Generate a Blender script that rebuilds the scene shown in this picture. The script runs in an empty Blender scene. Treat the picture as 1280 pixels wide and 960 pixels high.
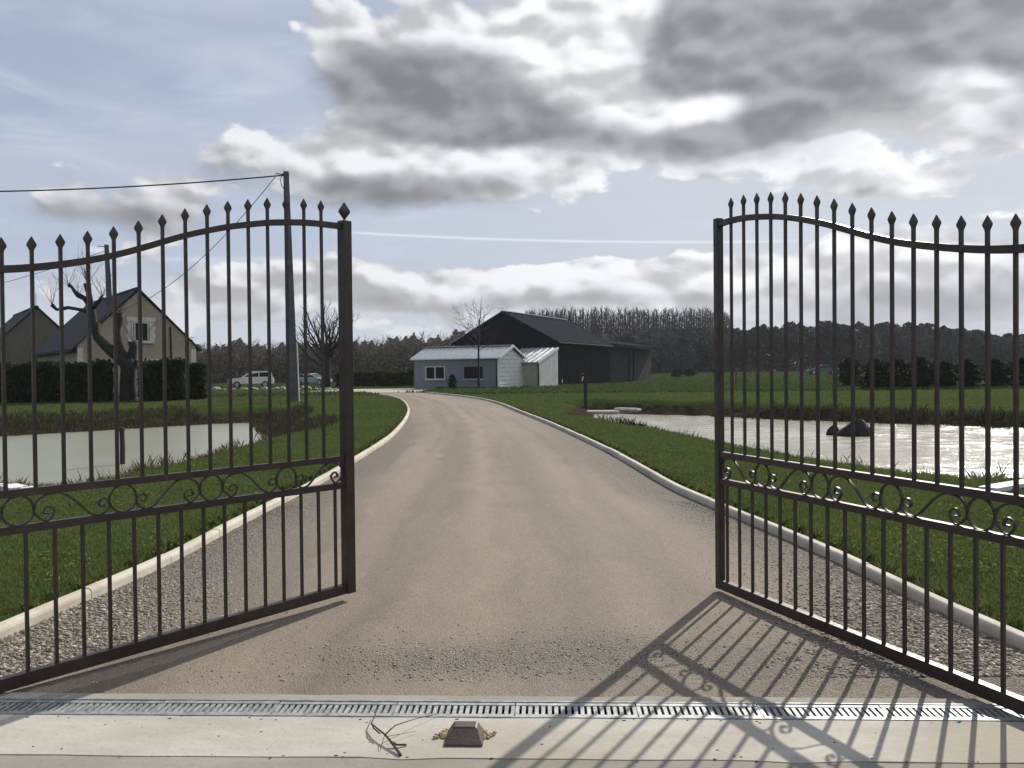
import bpy, math, random
import numpy as np
from mathutils import Vector, Matrix

random.seed(7)
rng = np.random.default_rng(11)
sc = bpy.context.scene
COL = sc.collection
rad = math.radians

# ------------------------------------------------------------------ camera
HC, FPX = 1.4, 1044.0                       # eye height, focal length for a 1280 px wide frame
PITCH, ROLL = math.atan(14 / FPX), rad(0.55)
CAM = Vector((0, 0, HC))
_F = Vector((0, math.cos(PITCH), -math.sin(PITCH)))
_R0, _U0 = Vector((1, 0, 0)), Vector((0, math.sin(PITCH), math.cos(PITCH)))
_R = _R0 * math.cos(ROLL) - _U0 * math.sin(ROLL)
_U = _U0 * math.cos(ROLL) + _R0 * math.sin(ROLL)
cd = bpy.data.cameras.new('camera')
cam = bpy.data.objects.new('camera', cd)
COL.objects.link(cam)
cam.matrix_world = Matrix(((_R.x, _U.x, -_F.x, 0), (_R.y, _U.y, -_F.y, 0), (_R.z, _U.z, -_F.z, HC), (0, 0, 0, 1)))
cd.sensor_width = 36
cd.lens = FPX / 1280 * 36
cd.clip_start, cd.clip_end = 0.05, 5000
sc.camera = cam

# ------------------------------------------------------------------ light, exposure
SUN_AZ, SUN_EL = rad(30.4), rad(32)
sv = Vector((math.sin(SUN_AZ) * math.cos(SUN_EL), math.cos(SUN_AZ) * math.cos(SUN_EL), math.sin(SUN_EL)))
sd = bpy.data.lights.new('sun', 'SUN')
sd.energy, sd.angle, sd.color = 5.0, rad(0.53), (1.0, 0.94, 0.85)
sun = bpy.data.objects.new('sun', sd)
COL.objects.link(sun)
sun.rotation_euler = (-sv).to_track_quat('-Z', 'Y').to_euler()
sc.view_settings.view_transform = 'Standard'
sc.view_settings.look = 'None'
sc.view_settings.gamma = 1
sc.view_settings.exposure = 0.12

def ray(px, py):
    return _F + _R * ((px - 640) / FPX) - _U * ((py - 480) / FPX)

# ------------------------------------------------------------------ world: nishita sky and backlit broken cloud
W = bpy.data.worlds.new('World')
sc.world = W
W.use_nodes = True
wt = W.node_tree
wt.nodes.clear()
SKY = 0.1
class NT:
    def __init__(s, tree): s.t = tree
    def n(s, typ, **kw):
        nd = s.t.nodes.new(typ)
        for k, v in kw.items(): setattr(nd, k, v)
        return nd
    def put(s, sock, v):
        if isinstance(v, bpy.types.NodeSocket): s.t.links.new(v, sock)
        elif v is not None: sock.default_value = v
    def m(s, op, a, b=None, c=None, clamp=False):
        nd = s.n('ShaderNodeMath', operation=op, use_clamp=clamp)
        for i, v in enumerate((a, b, c)): s.put(nd.inputs[i], v)
        return nd.outputs[0]
    def v(s, op, a, b=None):
        nd = s.n('ShaderNodeVectorMath', operation=op)
        s.put(nd.inputs[0], a)
        if b is not None: s.put(nd.inputs[1], b)
        return nd.outputs['Value'] if op in ('DOT_PRODUCT', 'LENGTH') else nd.outputs[0]
    def sep(s, a):
        nd = s.n('ShaderNodeSeparateXYZ'); s.put(nd.inputs[0], a); return nd.outputs
    def comb(s, x, y, z):
        nd = s.n('ShaderNodeCombineXYZ')
        for i, v in enumerate((x, y, z)): s.put(nd.inputs[i], v)
        return nd.outputs[0]
    def noise(s, vec, scale, detail=4, rough=0.5, dist=0.0, color=False, lac=2.0):
        nd = s.n('ShaderNodeTexNoise')
        s.put(nd.inputs['Vector'], vec)
        nd.inputs['Scale'].default_value = scale; nd.inputs['Detail'].default_value = detail
        nd.inputs['Roughness'].default_value = rough; nd.inputs['Distortion'].default_value = dist
        nd.inputs['Lacunarity'].default_value = lac
        return nd.outputs['Color'] if color else nd.outputs[0]
    def voro(s, vec, scale, feature='F1', out=0, rand=1.0, dim='3D'):
        nd = s.n('ShaderNodeTexVoronoi', feature=feature, voronoi_dimensions=dim)
        s.put(nd.inputs['Vector'], vec); nd.inputs['Scale'].default_value = scale
        nd.inputs['Randomness'].default_value = rand
        return nd.outputs[out]
    def rng(s, v, a, b, c=0.0, d=1.0, smooth=True):
        nd = s.n('ShaderNodeMapRange', interpolation_type='SMOOTHSTEP' if smooth else 'LINEAR')
        for i, x in enumerate((v, a, b, c, d)): s.put(nd.inputs[i], x)
        return nd.outputs[0]
    def mix(s, f, a, b, mode='MIX'):
        nd = s.n('ShaderNodeMix', data_type='RGBA', blend_type=mode)
        s.put(nd.inputs[0], f)
        for i, x in ((6, a), (7, b)):
            if isinstance(x, (tuple, list)) and len(x) == 3: x = (*x, 1)
            s.put(nd.inputs[i], x)
        return nd.outputs[2]
w = NT(wt)
gen = w.n('ShaderNodeTexCoord').outputs['Generated']
dirv = w.v('NORMALIZE', gen)
dx, dy, dz = w.sep(dirv)[:3]
az = w.m('ARCTAN2', dx, dy)
el = w.m('ARCSINE', dz)
# flat cloud-layer coordinates (perspective-correct streaks towards the horizon)
den = w.m('ADD', w.m('MAXIMUM', dz, 0.0), 0.16)
plan = w.comb(w.m('DIVIDE', dx, den), w.m('DIVIDE', dy, den), 0.0)
ang = w.comb(az, el, 0.0)
# billows in direction space, so they keep their shape low over the horizon too
warp = w.noise(dirv, 6.0, 4, 0.6, color=True)
wv = w.v('MULTIPLY', w.v('SUBTRACT', warp, (0.5, 0.5, 0.5)), (0.08, 0.045, 0.0))
angw = w.v('ADD', ang, wv)
sq = w.v('MULTIPLY', dirv, (1.0, 1.0, 1.75))
nA = w.noise(sq, 5.0, 9, 0.54, 0.25)
nB = w.noise(w.v('ADD', sq, (0.012, 0.010, 0.040)), 5.0, 9, 0.54, 0.25)
nF = w.noise(w.v('MULTIPLY', dirv, (1.0, 1.0, 2.6)), 17, 6, 0.62, 0.3)
nS = w.noise(w.v('MULTIPLY', dirv, (1.0, 1.0, 4.5)), 2.6, 7, 0.55, 0.8)
def blobs(lst, vec):
    tot = None
    for (px, py, rx, ry, A) in lst:
        d = ray(px, py).normalized()
        a, e = math.atan2(d.x, d.y), math.asin(d.z)
        q = w.v('MULTIPLY', w.v('SUBTRACT', vec, (a, e, 0.0)), (FPX / rx, FPX / ry, 0.0))
        g = w.m('MULTIPLY', w.m('POWER', 2.71828, w.m('MULTIPLY', w.v('DOT_PRODUCT', q, q), -1.0)), A)
        tot = g if tot is None else w.m('ADD', tot, g)
    return tot
GREY = [(1050, 30, 290, 88, 1.0), (1240, 80, 180, 70, .8), (575, 118, 145, 58, 1.05), (650, 160, 150, 30, .8), (880, 178, 120, 24, .75),
        (470, 100, 70, 44, .7), (880, 60, 80, 90, .85), (960, 130, 60, 40, .5), (290, 212, 50, 24, .55), (450, 238, 120, 28, .85),
        (590, 240, 85, 22, .5), (205, 272, 110, 26, .6), (90, 266, 80, 24, .5), (610, 376, 150, 14, .4),
        (490, 384, 90, 13, .35), (1020, 380, 140, 28, .45), (1180, 388, 160, 38, .5), (1270, 335, 50, 30, .4),
        (80, 352, 120, 34, .4), (1080, 241, 22, 8, .6), (1160, 243, 20, 6, .4), (640, 24, 40, 18, .25), (250, 385, 150, 26, .35), (800, 380, 120, 16, .4),
        (712, 70, 70, 44, -1.1), (790, 140, 70, 20, -.6), (890, 138, 62, 20, -1.0), (1195, 106, 60, 28, -1.0),
        (560, 12, 140, 26, -.6), (350, 172, 56, 20, -.5), (460, 190, 100, 16, -.6), (780, 10, 40, 30, -.7), (560, 200, 70, 12, -.5)]
WHITE = [(1030, 60, 370, 110, .9), (600, 95, 220, 96, .9), (740, 160, 230, 40, .6), (1150, 150, 220, 50, .55), (390, 195, 150, 44, .9),
         (590, 226, 110, 34, .65), (180, 265, 180, 40, .5), (300, 110, 120, 40, -.1), (420, 50, 50, 40, .35), (140, 240, 150, 36, .40), (100, 150, 200, 60, -.15),
         (620, 350, 165, 26, .95), (480, 360, 115, 26, .85), (820, 350, 150, 30, .85), (1040, 345, 165, 44, .85),
         (1200, 345, 180, 54, .9), (110, 345, 210, 50, .5), (1078, 228, 40, 21, 1.5), (1166, 233, 38, 17, 1.45),
         (330, 355, 150, 46, .4), (640, 398, 900, 24, .5), (900, 235, 200, 26, -.1), (1000, 262, 300, 16, -.3),
         (640, 305, 230, 24, -.5), (900, 310, 120, 20, -.3), (330, 310, 140, 22, -.3), (90, 60, 260, 70, -.3)]
Tb, Cb = blobs(GREY, angw), blobs(WHITE, angw)
# the rest of the dome carries the same kind of broken cloud
front = w.rng(dy, 0.55, 0.85)
upout = w.rng(el, 0.50, 0.70)
outm = w.m('MAXIMUM', w.m('SUBTRACT', 1.0, front), upout)
nP = w.noise(plan, 1.1, 6, 0.55, 0.3)
Tb = w.m('ADD', Tb, w.m('MULTIPLY', outm, w.rng(nP, 0.54, 0.70, 0.0, 0.8)))
Cb = w.m('ADD', Cb, w.m('MULTIPLY', outm, w.rng(nP, 0.50, 0.64, 0.0, 0.9)))
sq2 = w.v('MULTIPLY', ang, (1.0, 1.75, 0.0))
pw = w.v('ADD', sq2, w.v('MULTIPLY', w.v('SUBTRACT', w.noise(dirv, 11.0, 3, 0.6, color=True), (.5, .5, .5)), (.05, .05, .0)))
def puff(vec):
    return w.m('ADD', w.m('MULTIPLY', w.voro(vec, 13.0, 'SMOOTH_F1', dim='2D'), .7), w.m('MULTIPLY', w.voro(vec, 31.0, 'SMOOTH_F1', dim='2D'), .3))
pA, pB = puff(pw), puff(w.v('ADD', pw, (0.009, 0.022, 0.0)))
cA, cF = w.m('SUBTRACT', nA, 0.5), w.m('SUBTRACT', nF, 0.5)
nG = w.m('SUBTRACT', w.noise(w.v('MULTIPLY', dirv, (1.0, 1.0, 1.5)), 42, 4, 0.6), 0.5)
fine = w.m('ADD', w.m('ADD', w.m('MULTIPLY', cA, 1.7), w.m('ADD', w.m('MULTIPLY', cF, 0.8), w.m('MULTIPLY', nG, 0.35))), w.m('MULTIPLY', w.m('SUBTRACT', 0.34, pA), 0.9))
fineT = w.m('ADD', w.m('ADD', w.m('MULTIPLY', cA, 0.95), w.m('MULTIPLY', cF, 0.35)), w.m('MULTIPLY', w.m('SUBTRACT', 0.34, pA), 0.55))
cover = w.rng(w.m('ADD', Cb, fine), 0.36, 0.60)
thick = w.rng(w.m('ADD', Tb, fineT), 0.14, 1.0)
relief = w.m('ADD', w.m('MULTIPLY', w.m('SUBTRACT', nA, nB), 2.6), w.m('ADD', w.m('MULTIPLY', cF, 0.25), w.m('MULTIPLY', w.m('SUBTRACT', pB, pA), 1.9)))
ns = w.n('ShaderNodeTexSky', sky_type='NISHITA', sun_disc=False, sun_elevation=SUN_EL, sun_rotation=SUN_AZ,
         air_density=1.0, dust_density=1.0, ozone_density=1.6, altitude=100)
blue = w.mix(1.0, ns.outputs[0], (0.86, 0.86, 0.92), 'MULTIPLY')
k = 1 / SKY
sund0 = w.v('DOT_PRODUCT', dirv, tuple(sv))
veil = w.rng(nS, 0.28, 0.66, 0.55, 0.95)
veil = w.m('MULTIPLY', veil, w.rng(sund0, -.35, .35, .25, 1.0))
base = w.mix(veil, blue, (0.47 * k, 0.515 * k, 0.615 * k))
cirw = w.rng(sund0, -.2, .4)
cir = w.noise(w.v('MULTIPLY', w.comb(az, el, 0.0), (3.0, 12.0, 1.0)), 1.0, 7, .62, 1.2)
base = w.mix(w.m('MULTIPLY', w.rng(cir, .45, .75, 0, .55), cirw), base, (0.62 * k, 0.66 * k, 0.73 * k))
sunside = w.m('MULTIPLY', w.rng(az, -.30, .40), w.rng(nS, .22, .58, .5, .92))
base = w.mix(sunside, base, (0.58 * k, 0.62 * k, 0.68 * k))
low = w.rng(el, 0.13, 0.02, 0.0, 0.85)
base = w.mix(low, base, (0.56 * k, 0.61 * k, 0.68 * k))
sund = w.v('DOT_PRODUCT', dirv, tuple(sv))
glow = w.rng(sund, 0.66, 1.0, 0.0, 0.34)
wl = w.m('ADD', w.rng(relief, -0.40, 0.40, 0.42, 0.80), w.m('MULTIPLY', glow, .45))
wcol = w.v('MULTIPLY', w.comb(wl, w.m('MULTIPLY', wl, 1.01), w.m('MULTIPLY', wl, 1.05)), (k, k, k))
gl = w.m('ADD', w.rng(relief, -0.6, 0.7, 0.195, 0.37), w.m('MULTIPLY', glow, 0.14))
gcol = w.v('MULTIPLY', w.comb(gl, w.m('MULTIPLY', gl, 1.03), w.m('MULTIPLY', gl, 1.11)), (k, k, k))
colr = w.mix(cover, base, wcol)
colr = w.mix(thick, colr, gcol)
colr = w.mix(w.rng(el, 0.105, 0.015, 0.0, 0.62), colr, (0.54 * k, 0.57 * k, 0.625 * k))
# two condensation trails
for (x0, y0, x1, y1, wd, A) in ((430, 290, 1000, 301, 1.6, .55), (180, 324, 400, 323, 3.0, .22)):
    d0, d1 = ray(x0, y0).normalized(), ray(x1, y1).normalized()
    a0, e0, a1, e1 = math.atan2(d0.x, d0.y), math.asin(d0.z), math.atan2(d1.x, d1.y), math.asin(d1.z)
    off = w.m('DIVIDE', w.m('SUBTRACT', el, w.m('ADD', e0, w.m('MULTIPLY', w.m('SUBTRACT', az, a0), (e1 - e0) / (a1 - a0)))), wd / FPX)
    line = w.m('POWER', 2.71828, w.m('MULTIPLY', w.m('MULTIPLY', off, off), -1.0))
    win = w.m('MULTIPLY', w.rng(az, a0 - .02, a0 + .03), w.rng(az, a1 - .05, a1 + .04, 1.0, 0.0))
    colr = w.mix(w.m('MULTIPLY', w.m('MULTIPLY', line, win), A), colr, (0.85 * k, 0.87 * k, 0.9 * k))
bg = w.n('ShaderNodeBackground')
bg.inputs[1].default_value = SKY
wt.links.new(colr, bg.inputs[0])
wo = w.n('ShaderNodeOutputWorld')
wt.links.new(bg.outputs[0], wo.inputs[0])

# ------------------------------------------------------------------ helpers: materials
def new_mat(name):
    m = bpy.data.materials.new(name)
    m.use_nodes = True
    t = NT(m.node_tree)
    b = m.node_tree.nodes['Principled BSDF']
    return m, t, b
def mat(name, col, rough=0.7, var=0.15, scale=3.0, bump=0.0, bscale=40.0, metal=0.0, col2=None, spec=0.5, stretch=(1, 1, 1)):
    m, t, b = new_mat(name)
    co = t.v('MULTIPLY', t.n('ShaderNodeTexCoord').outputs['Object'], stretch)
    n1 = t.noise(co, scale, 6, 0.6)
    c2 = col2 or tuple(c * (1 - var * 1.6) for c in col)
    c1 = tuple(min(1, c * (1 + var * 0.6)) for c in col)
    t.put(b.inputs['Base Color'], t.mix(t.rng(n1, 0.3, 0.7), c2, c1))
    b.inputs['Roughness'].default_value = rough
    b.inputs['Metallic'].default_value = metal
    b.inputs['Specular IOR Level'].default_value = spec
    if bump:
        bn = t.n('ShaderNodeBump')
        bn.inputs['Strength'].default_value = bump
        bn.inputs['Distance'].default_value = 0.01
        t.put(bn.inputs['Height'], t.noise(co, bscale, 5, 0.6))
        t.put(b.inputs['Normal'], bn.outputs[0])
    return m
def leaf_mat(name, cols, rough=0.6, trans=0.35, patch=False):
    m, t, b = new_mat(name)
    g = t.n('ShaderNodeNewGeometry').outputs['Random Per Island']
    cr = t.n('ShaderNodeValToRGB')
    el_ = cr.color_ramp.elements
    while len(el_) < len(cols): el_.new(0.5)
    for i, c in enumerate(cols):
        el_[i].position = i / max(1, len(cols) - 1); el_[i].color = (*c, 1)
    t.put(cr.inputs[0], g)
    colr_ = cr.outputs[0]
    if patch:
        co = t.n('ShaderNodeTexCoord').outputs['Object']
        p1, p2 = t.noise(co, 0.45, 5, .6), t.noise(co, 2.3, 5, .65)
        colr_ = t.mix(t.rng(p1, .38, .66, 0, .75), colr_, t.mix(1.0, colr_, (1.30, 1.08, 1.1), 'MULTIPLY'))
        colr_ = t.mix(t.rng(p2, .46, .70, 0, .8), colr_, t.mix(1.0, colr_, (.62, .64, .6), 'MULTIPLY'))
    t.put(b.inputs['Base Color'], colr_)
    b.inputs['Roughness'].default_value = max(rough, .85)
    b.inputs['Specular IOR Level'].default_value = 0.08
    if trans:
        tr = t.n('ShaderNodeBsdfTranslucent'); t.put(tr.inputs[0], colr_)
        mx = t.n('ShaderNodeMixShader'); mx.inputs[0].default_value = trans
        out = m.node_tree.nodes['Material Output']
        m.node_tree.links.new(b.outputs[0], mx.inputs[1]); m.node_tree.links.new(tr.outputs[0], mx.inputs[2])
        m.node_tree.links.new(mx.outputs[0], out.inputs[0])
    return m

# ------------------------------------------------------------------ helpers: meshes
class MB:
    def __init__(s): s.v, s.f = [], []
    def add(s, vs, fs):
        o = len(s.v); s.v += [tuple(p) for p in vs]; s.f += [tuple(i + o for i in f) for f in fs]; return s
    def box(s, c, size, M=None):
        x, y, z = (a / 2 for a in size)
        vs = [Vector((sx * x, sy * y, sz * z)) for sz in (-1, 1) for sx, sy in ((-1, -1), (1, -1), (1, 1), (-1, 1))]
        if M is not None: vs = [M @ p for p in vs]
        vs = [p + Vector(c) for p in vs]
        return s.add(vs, [(3, 2, 1, 0), (4, 5, 6, 7), (0, 1, 5, 4), (1, 2, 6, 5), (2, 3, 7, 6), (3, 0, 4, 7)])
    def chbox(s, c, size, ch):                      # box with chamfered vertical edges and top rim
        x, y, z = (a / 2 for a in size)
        prof = [(-x + ch, -y), (x - ch, -y), (x, -y + ch), (x, y - ch), (x - ch, y), (-x + ch, y), (-x, y - ch), (-x, -y + ch)]
        rings = [(-z, 1, 1), (z - ch, 1, 1), (z, 1 - ch / x, 1 - ch / y)]
        vs = [(c[0] + a * kx, c[1] + b * ky, c[2] + zz) for zz, kx, ky in rings for a, b in prof]
        fs = [tuple(range(7, -1, -1)), tuple(range(16, 24))]
        for r in range(2):
            for i in range(8):
                j = (i + 1) % 8
                fs.append((r * 8 + i, r * 8 + j, r * 8 + 8 + j, r * 8 + 8 + i))
        return s.add(vs, fs)
    def prism(s, poly, d, axis=1, off=0.0):          # poly in the plane across axis, extruded off..off+d
        def P(a, b, h):
            return {0: (h, a, b), 1: (a, h, b), 2: (a, b, h)}[axis]
        n = len(poly)
        vs = [P(a, b, off) for a, b in poly] + [P(a, b, off + d) for a, b in poly]
        fs = [tuple(range(n)), tuple(range(2 * n - 1, n - 1, -1))] + [(i, i + n, (i + 1) % n + n, (i + 1) % n) for i in range(n)]
        return s.add(vs, fs)
    def loft(s, rings, cap=True):
        n = len(rings[0]); vs = [p for r in rings for p in r]; fs = []
        for k_ in range(len(rings) - 1):
            for i in range(n):
                j = (i + 1) % n
                fs.append((k_ * n + i, k_ * n + j, (k_ + 1) * n + j, (k_ + 1) * n + i))
        if cap:
            fs.append(tuple(range(n - 1, -1, -1))); fs.append(tuple((len(rings) - 1) * n + i for i in range(n)))
        return s.add(vs, fs)
    def tube(s, pts, radii, n=6, cap=True):
        pts = [Vector(p) for p in pts]
        if not isinstance(radii, (list, tuple)): radii = [radii] * len(pts)
        rings = []
        ref = None
        for i, p in enumerate(pts):
            t = (pts[min(i + 1, len(pts) - 1)] - pts[max(i - 1, 0)])
            if t.length < 1e-9: t = Vector((0, 0, 1))
            t.normalize()
            if ref is None:
                ref = t.cross(Vector((0.3, 1, 0.1)) if abs(t.y) < 0.9 else Vector((1, 0, 0)))
            a = (ref - t * ref.dot(t)).normalized(); ref = a
            b = t.cross(a)
            rings.append([p + (a * math.cos(2 * math.pi * q / n) + b * math.sin(2 * math.pi * q / n)) * radii[i] for q in range(n)])
        return s.loft(rings, cap)
    def ribbon(s, pts, t, d, closed=False, y=0.0):  # flat strip on edge along a path in the x-z plane
        n = len(pts); L = []
        for i in range(n):
            a = pts[(i - 1) % n if closed else max(i - 1, 0)]; b = pts[(i + 1) % n if closed else min(i + 1, n - 1)]
            tx, tz = b[0] - a[0], b[1] - a[1]; l = math.hypot(tx, tz) or 1
            nx, nz = -tz / l * t / 2, tx / l * t / 2
            x, z = pts[i]
            L.append([(x + nx, y - d / 2, z + nz), (x - nx, y - d / 2, z - nz), (x - nx, y + d / 2, z - nz), (x + nx, y + d / 2, z + nz)])
        if closed: L.append(L[0])
        return s.loft(L, not closed)
    def ico(s, c, r, jit=0.2, sq=(1, 1, 1)):
        g = (1 + 5 ** .5) / 2
        V0 = [(-1, g, 0), (1, g, 0), (-1, -g, 0), (1, -g, 0), (0, -1, g), (0, 1, g), (0, -1, -g), (0, 1, -g), (g, 0, -1), (g, 0, 1), (-g, 0, -1), (-g, 0, 1)]
        vs = [tuple(c[i] + p[i] / 1.9 * r * sq[i] * (1 + random.uniform(-jit, jit)) for i in range(3)) for p in V0]
        return s.add(vs, ICO_F)
    def build(s, name, m, parent=None, smooth=False, loc=None, link=True):
        me = bpy.data.meshes.new(name)
        me.from_pydata(s.v, [], s.f)
        return mk(name, me, m, parent, smooth, loc)
ICO_F = [(0, 11, 5), (0, 5, 1), (0, 1, 7), (0, 7, 10), (0, 10, 11), (1, 5, 9), (5, 11, 4), (11, 10, 2), (10, 7, 6), (7, 1, 8),
         (3, 9, 4), (3, 4, 2), (3, 2, 6), (3, 6, 8), (3, 8, 9), (4, 9, 5), (2, 4, 11), (6, 2, 10), (8, 6, 7), (9, 8, 1)]
def mk(name, me, m, parent=None, smooth=False, loc=None):
    me.materials.append(m)
    if smooth: me.polygons.foreach_set('use_smooth', [True] * len(me.polygons))
    o = bpy.data.objects.new(name, me)
    COL.objects.link(o)
    if parent: o.parent = parent
    if loc is not None: o.location = loc
    return o
def np_mesh(name, V, Fc):
    V = np.asarray(V, np.float32); Fc = np.asarray(Fc, np.int32)
    me = bpy.data.meshes.new(name)
    nf, k_ = Fc.shape
    me.vertices.add(len(V)); me.vertices.foreach_set('co', V.ravel())
    me.loops.add(nf * k_); me.loops.foreach_set('vertex_index', Fc.ravel())
    me.polygons.add(nf); me.polygons.foreach_set('loop_start', np.arange(nf, dtype=np.int32) * k_)
    me.polygons.foreach_set('loop_total', np.full(nf, k_, np.int32))
    me.update(calc_edges=True); me.validate()
    return me
def tag(o, label=None, cat=None, group=None, kind=None):
    for k_, v_ in (('label', label), ('category', cat), ('group', group), ('kind', kind)):
        if v_: o[k_] = v_
    return o
def empty(name, loc, rz=0.0, label=None, cat=None, group=None, kind=None):
    o = bpy.data.objects.new(name, None)
    COL.objects.link(o); o.location = loc; o.rotation_euler = (0, 0, rz); o.empty_display_size = 0.1
    return tag(o, label, cat, group, kind)
def copy_tree(o, parent=None):
    c = o.copy(); COL.objects.link(c)
    if parent: c.parent = parent
    for ch in list(o.children): copy_tree(ch, c)
    return c
def leaf_quads(C, size, flat=0.0, aspect=1.6):      # random leaf-sized faces around centres C
    n = len(C); C = np.asarray(C, float)
    size = np.broadcast_to(np.asarray(size, float), (n,))
    a = rng.normal(size=(n, 3)); a[:, 2] *= (1 - flat); a /= np.linalg.norm(a, axis=1)[:, None] + 1e-9
    b = rng.normal(size=(n, 3)); b[:, 2] *= (1 - flat); b -= a * (a * b).sum(1)[:, None]; b /= np.linalg.norm(b, axis=1)[:, None] + 1e-9
    a = a * (size * aspect / 2)[:, None]; b = b * (size / 2)[:, None]
    V = np.stack([C - a, C - b * 0.9, C + a, C + b], 1).reshape(-1, 3)
    Fc = np.arange(4 * n).reshape(n, 4)
    return V, Fc
def sm(x, a, b):
    t = np.clip((np.asarray(x, float) - a) / (b - a), 0, 1)
    return t * t * (3 - 2 * t)

# ------------------------------------------------------------------ terrain function
def rise(x, y):                                   # gentle rise of the ground away from the gate
    x = np.asarray(x, float); y = np.asarray(y, float)
    return 0.25 * sm(y, 12, 45) - 0.17 * sm(y, 58, 88) * (1 - sm(x, -15, 5)) + 0.75 * sm(y, 90, 150) * sm(x, 5, 35)
LAWN = 0.045
def G(px, py, dz=0.0):                            # point of the lawn seen at a photograph pixel
    d = ray(px, py); z = 0.0
    for _ in range(25):
        t = (z + dz - HC) / d.z; p = CAM + d * t
        z = float(rise(p.x, p.y))
    return Vector((p.x, p.y, z + dz))
def at(px, py, Y):                                # point at distance Y seen at a pixel
    d = ray(px, py); return CAM + d * (Y / d.y)
def flat(px, py, z):
    d = ray(px, py); p = CAM + d * ((z - HC) / d.z); return p
WZ = -0.30                                        # pond water level
def pond_poly(near, far, extra):
    pts = []
    for px, py in near:
        p = flat(px, py, 0.08); pts.append((p.x, p.y + 0.9))
    q = [(flat(px, py, WZ).x, flat(px, py, WZ).y) for px, py in far]
    return np.array(pts + extra + q[::-1])
POND_R = pond_poly([(752, 519), (800, 523), (830, 527), (862, 535), (930, 548), (1000, 561), (1100, 576), (1190, 588), (1280, 597)],
                   [(752, 516.5), (800, 518.5), (860, 520), (1000, 526), (1100, 529.5), (1200, 533), (1280, 536.5)],
                   [(8.0, 11.2), (13, 12.0), (20, 15), (24, 20)])
POND_L = pond_poly([(322, 533), (306, 541), (275, 552), (225, 563), (185, 575), (125, 586), (87, 593), (30, 607), (0, 612)],
                   [(316, 528.5), (300, 529), (270, 530), (200, 534), (100, 540), (0, 546)],
                   [(-8.6, 11.6), (-14, 12.0), (-20, 15), (-21, 20)])
def poly_sd(poly, x, y):                          # signed distance, positive inside
    x = np.asarray(x, float); y = np.asarray(y, float)
    n = len(poly); d = np.full(x.shape, 1e9); ins = np.zeros(x.shape, bool)
    for i in range(n):
        ax, ay = poly[i]; bx, by = poly[(i + 1) % n]
        ex, ey = bx - ax, by - ay
        t = np.clip(((x - ax) * ex + (y - ay) * ey) / (ex * ex + ey * ey + 1e-12), 0, 1)
        d = np.minimum(d, np.hypot(x - ax - t * ex, y - ay - t * ey))
        c = ((ay > y) != (by > y)) & (x < (bx - ax) * (y - ay) / ((by - ay) if by != ay else 1e-12) + ax)
        ins ^= c
    return np.where(ins, d, -d)
# driveway edges, inner faces of the kerbs
def curve_pts(pix):
    return [(G(px, py).x, G(px, py).y) for px, py in pix]
def extend(pts, d):
    (x0, y0), (x1, y1) = pts[1], pts[0]
    l = math.hypot(x1 - x0, y1 - y0); return [(x1 + (x1 - x0) / l * d, y1 + (y1 - y0) / l * d)] + pts
KL = extend(curve_pts([(0, 800), (67, 770), (161, 729), (225, 699), (277, 670), (326, 644), (397, 607), (425, 590), (444, 578),
                                 (490, 547), (509, 524), (511.5, 511), (503, 501), (485, 495.5), (444, 491.3)]), 1.2)
KR = extend(curve_pts([(1280, 815), (1188, 773), (1106, 733), (1037, 699), (958, 664), (900, 639), (840, 612), (761, 566), (694, 534),
                                (649, 515.5), (615, 502.5), (578, 496), (530, 491)]), 1.4)
def densify(pts, step=0.25):
    P = [np.array(p) for p in pts]; out = []
    for i in range(len(P) - 1):
        p0, p1, p2, p3 = P[max(i - 1, 0)], P[i], P[i + 1], P[min(i + 2, len(P) - 1)]
        L = np.linalg.norm(p2 - p1); n = max(1, int(L / step))
        m1, m2 = (p2 - p0) / 2, (p3 - p1) / 2
        for m_ in (m1, m2):
            l = np.linalg.norm(m_)
            if l > L: m_ *= L / l
        for q in range(n):
            t = q / n
            out.append((2 * t**3 - 3 * t**2 + 1) * p1 + (t**3 - 2 * t**2 + t) * m1 + (-2 * t**3 + 3 * t**2) * p2 + (t**3 - t**2) * m2)
    out.append(P[-1]); return np.array(out)
DL, DR = densify(KL), densify(KR)
DRIVE = np.concatenate([DL[::4], DR[::-4]])
def H(x, y):
    x = np.asarray(x, float); y = np.asarray(y, float)
    r = rise(x, y)
    y0d = 3.575 - .04 * np.clip(x, -9, 9)
    lawn = r + LAWN + 0.012 * np.sin(x * 1.7 + y * .6) * np.sin(y * 1.3 - x * .4)
    sdd = poly_sd(DRIVE, x, y)
    z = lawn - (LAWN + 0.06) * sm(sdd, -0.14, 0.02)
    z = np.where(y < y0d + .06, r - 0.06, z)
    for P in (POND_L, POND_R):
        s = poly_sd(P, x, y)
        wb = 0.75 + 0.9 * sm(y, 16, 24)
        out = 1 - sm(-s, 0, wb)
        z = np.where(s > 0, WZ - 0.05 - 0.5 * sm(s, 0, 2), z * (1 - out) + (WZ - 0.05) * out)
    yard = sm(y, 50, 52) * (1 - sm(y, 66, 68)) * (1 - sm(x, -5.6, -5.0)) * sm(x, -15, -14)
    z = z - yard * (LAWN + 0.05)
    return z
def Hf(x, y): return float(H(np.array([x]), np.array([y]))[0])
def rl(x, y): return float(rise(x, y))

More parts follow.
